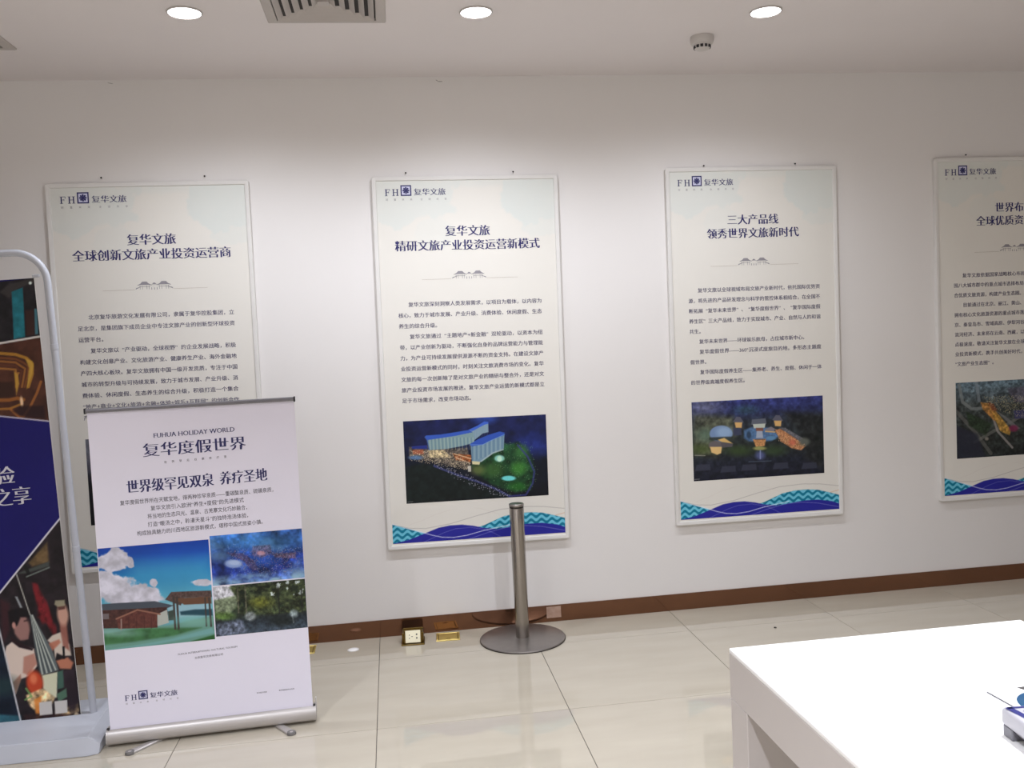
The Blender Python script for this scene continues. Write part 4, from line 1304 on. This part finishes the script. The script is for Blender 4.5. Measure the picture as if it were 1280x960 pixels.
stripe((0.012, 0.010), (0.185, 0.040), 0.014)
stripe((0.030, 0.030), (0.185, 0.058), 0.003)
stripe((0.026, 0.060), (0.026, 0.160), 0.003)
obj('blue_print', L_, M['blue'], dv)
pts = []
for k in range(14):
    a = k / 13
    pts.append((0.085 + 0.22 * a, 0.010 - 0.030 * math.sin(a * 2.6), 0.0035 + 0.016 * max(0, 1 - a * 5)))
ca = obj('cable', tube([(x, y, z) for x, y, z in pts], 0.0025, 10), M['device'], dv, True)

# ================================================================ CEILING FITTINGS
def sq_ring(bm, a0, z0, a1, z1, th=0.0012):
    """square frustum strip from half size a0 at z0 to a1 at z1"""
    rings = []
    for a, z in ((a0, z0), (a1, z1), (a1 + th, z1), (a0 + th, z0)):
        rings.append([bm.verts.new((sx * a, sy * a, z)) for sx, sy in ((-1, -1), (1, -1), (1, 1), (-1, 1))])
    for r0, r1 in zip(rings, rings[1:] + rings[:1]):
        for i in range(4):
            bm.faces.new((r0[i], r0[(i + 1) % 4], r1[(i + 1) % 4], r1[i]))
def diffuser(x, y, half, label, n=6):
    t = thing('air_vent', label, 'air vent', (x, y, CEIL))
    bm = bmesh.new()
    rings = []
    o_, i_ = half, half - 0.042
    for a, z in ((o_, 0.0), (o_, -0.004), (o_ - 0.004, -0.008), (i_ + 0.004, -0.012), (i_, -0.010), (i_, 0.0)):
        rings.append([bm.verts.new((sx * a, sy * a, z)) for sx, sy in ((-1, -1), (1, -1), (1, 1), (-1, 1))])
    for r0, r1 in zip(rings, rings[1:] + rings[:1]):
        for i in range(4):
            bm.faces.new((r0[i], r0[(i + 1) % 4], r1[(i + 1) % 4], r1[i]))
    obj('flange', bm, M['vent'], t)
    obj('duct', box(-i_, i_, -i_, i_, -0.0012, -0.0004), M['vent_dark'], t)
    step = i_ / (n + 0.35)
    for k in range(n):
        a = i_ - step * (k + 0.2)
        b = bmesh.new()
        sq_ring(b, a - step * 0.55, -0.002, a, -0.018, 0.0016)
        obj('louvre', b, M['vent'], t)
    obj('centre_plate', box(-step * 0.6, step * 0.6, -step * 0.6, step * 0.6, -0.016, -0.002), M['vent'], t)
    return t
diffuser(0.388, -1.070, 0.246, 'square white louvred air vent at the top edge, left of centre', 5)
diffuser(-1.235, -0.740, 0.250, 'grey ceiling vent corner at the upper left edge')

sd = thing('smoke_detector', 'round white smoke detector with dark slots on the ceiling', 'smoke detector', (2.122, -0.612, CEIL))
sd.scale = (1.08, 1.08, 1.2)
obj('mounting_base', lathe([(0.0001, 0.0), (0.050, 0.0), (0.051, -0.004), (0.051, -0.020), (0.047, -0.030), (0.038, -0.033), (0.0001, -0.033)], 40), M['plastic'], sd, True)
hd_ = obj('sensor_head', lathe([(0.0001, -0.0325), (0.037, -0.0325), (0.036, -0.044), (0.031, -0.050), (0.018, -0.053), (0.0001, -0.053)], 40), M['plastic'], sd, True)
for k in range(12):
    a = R_(30 * k + 8)
    b = bmesh.new()
    m4 = Matrix.Rotation(a, 4, 'Z')
    add_box(b, 0.0330, 0.0375, -0.0066, 0.0066, -0.047, -0.036, 0.0008, 1, m4)
    obj('slot', b, M['black'], hd_)

for x, z, s, l in ((-0.7387, 2.936, 0.45, 'small crack mark where wall meets ceiling, above the left poster'), (0.9034, 2.932, 0.65, 'small crack mark where wall meets ceiling, above the night hotel poster')):
    bm = bmesh.new()
    r_ = random.Random(int(x * 100))
    px_, pz_ = -0.02 * s, 0.0
    for k in range(5):
        nx, nz = px_ + 0.010 * s, pz_ + r_.uniform(-0.006, 0.004)
        w_ = 0.0022 * s
        bm.faces.new([bm.verts.new(q) for q in ((px_, 0, pz_ - w_), (nx, 0, nz - w_), (nx, 0, nz + w_), (px_, 0, pz_ + w_))])
        px_, pz_ = nx, nz
    tag(obj('crack_mark', bm, M['putty'], None, False, (x, -0.0006, z)), l, 'crack')
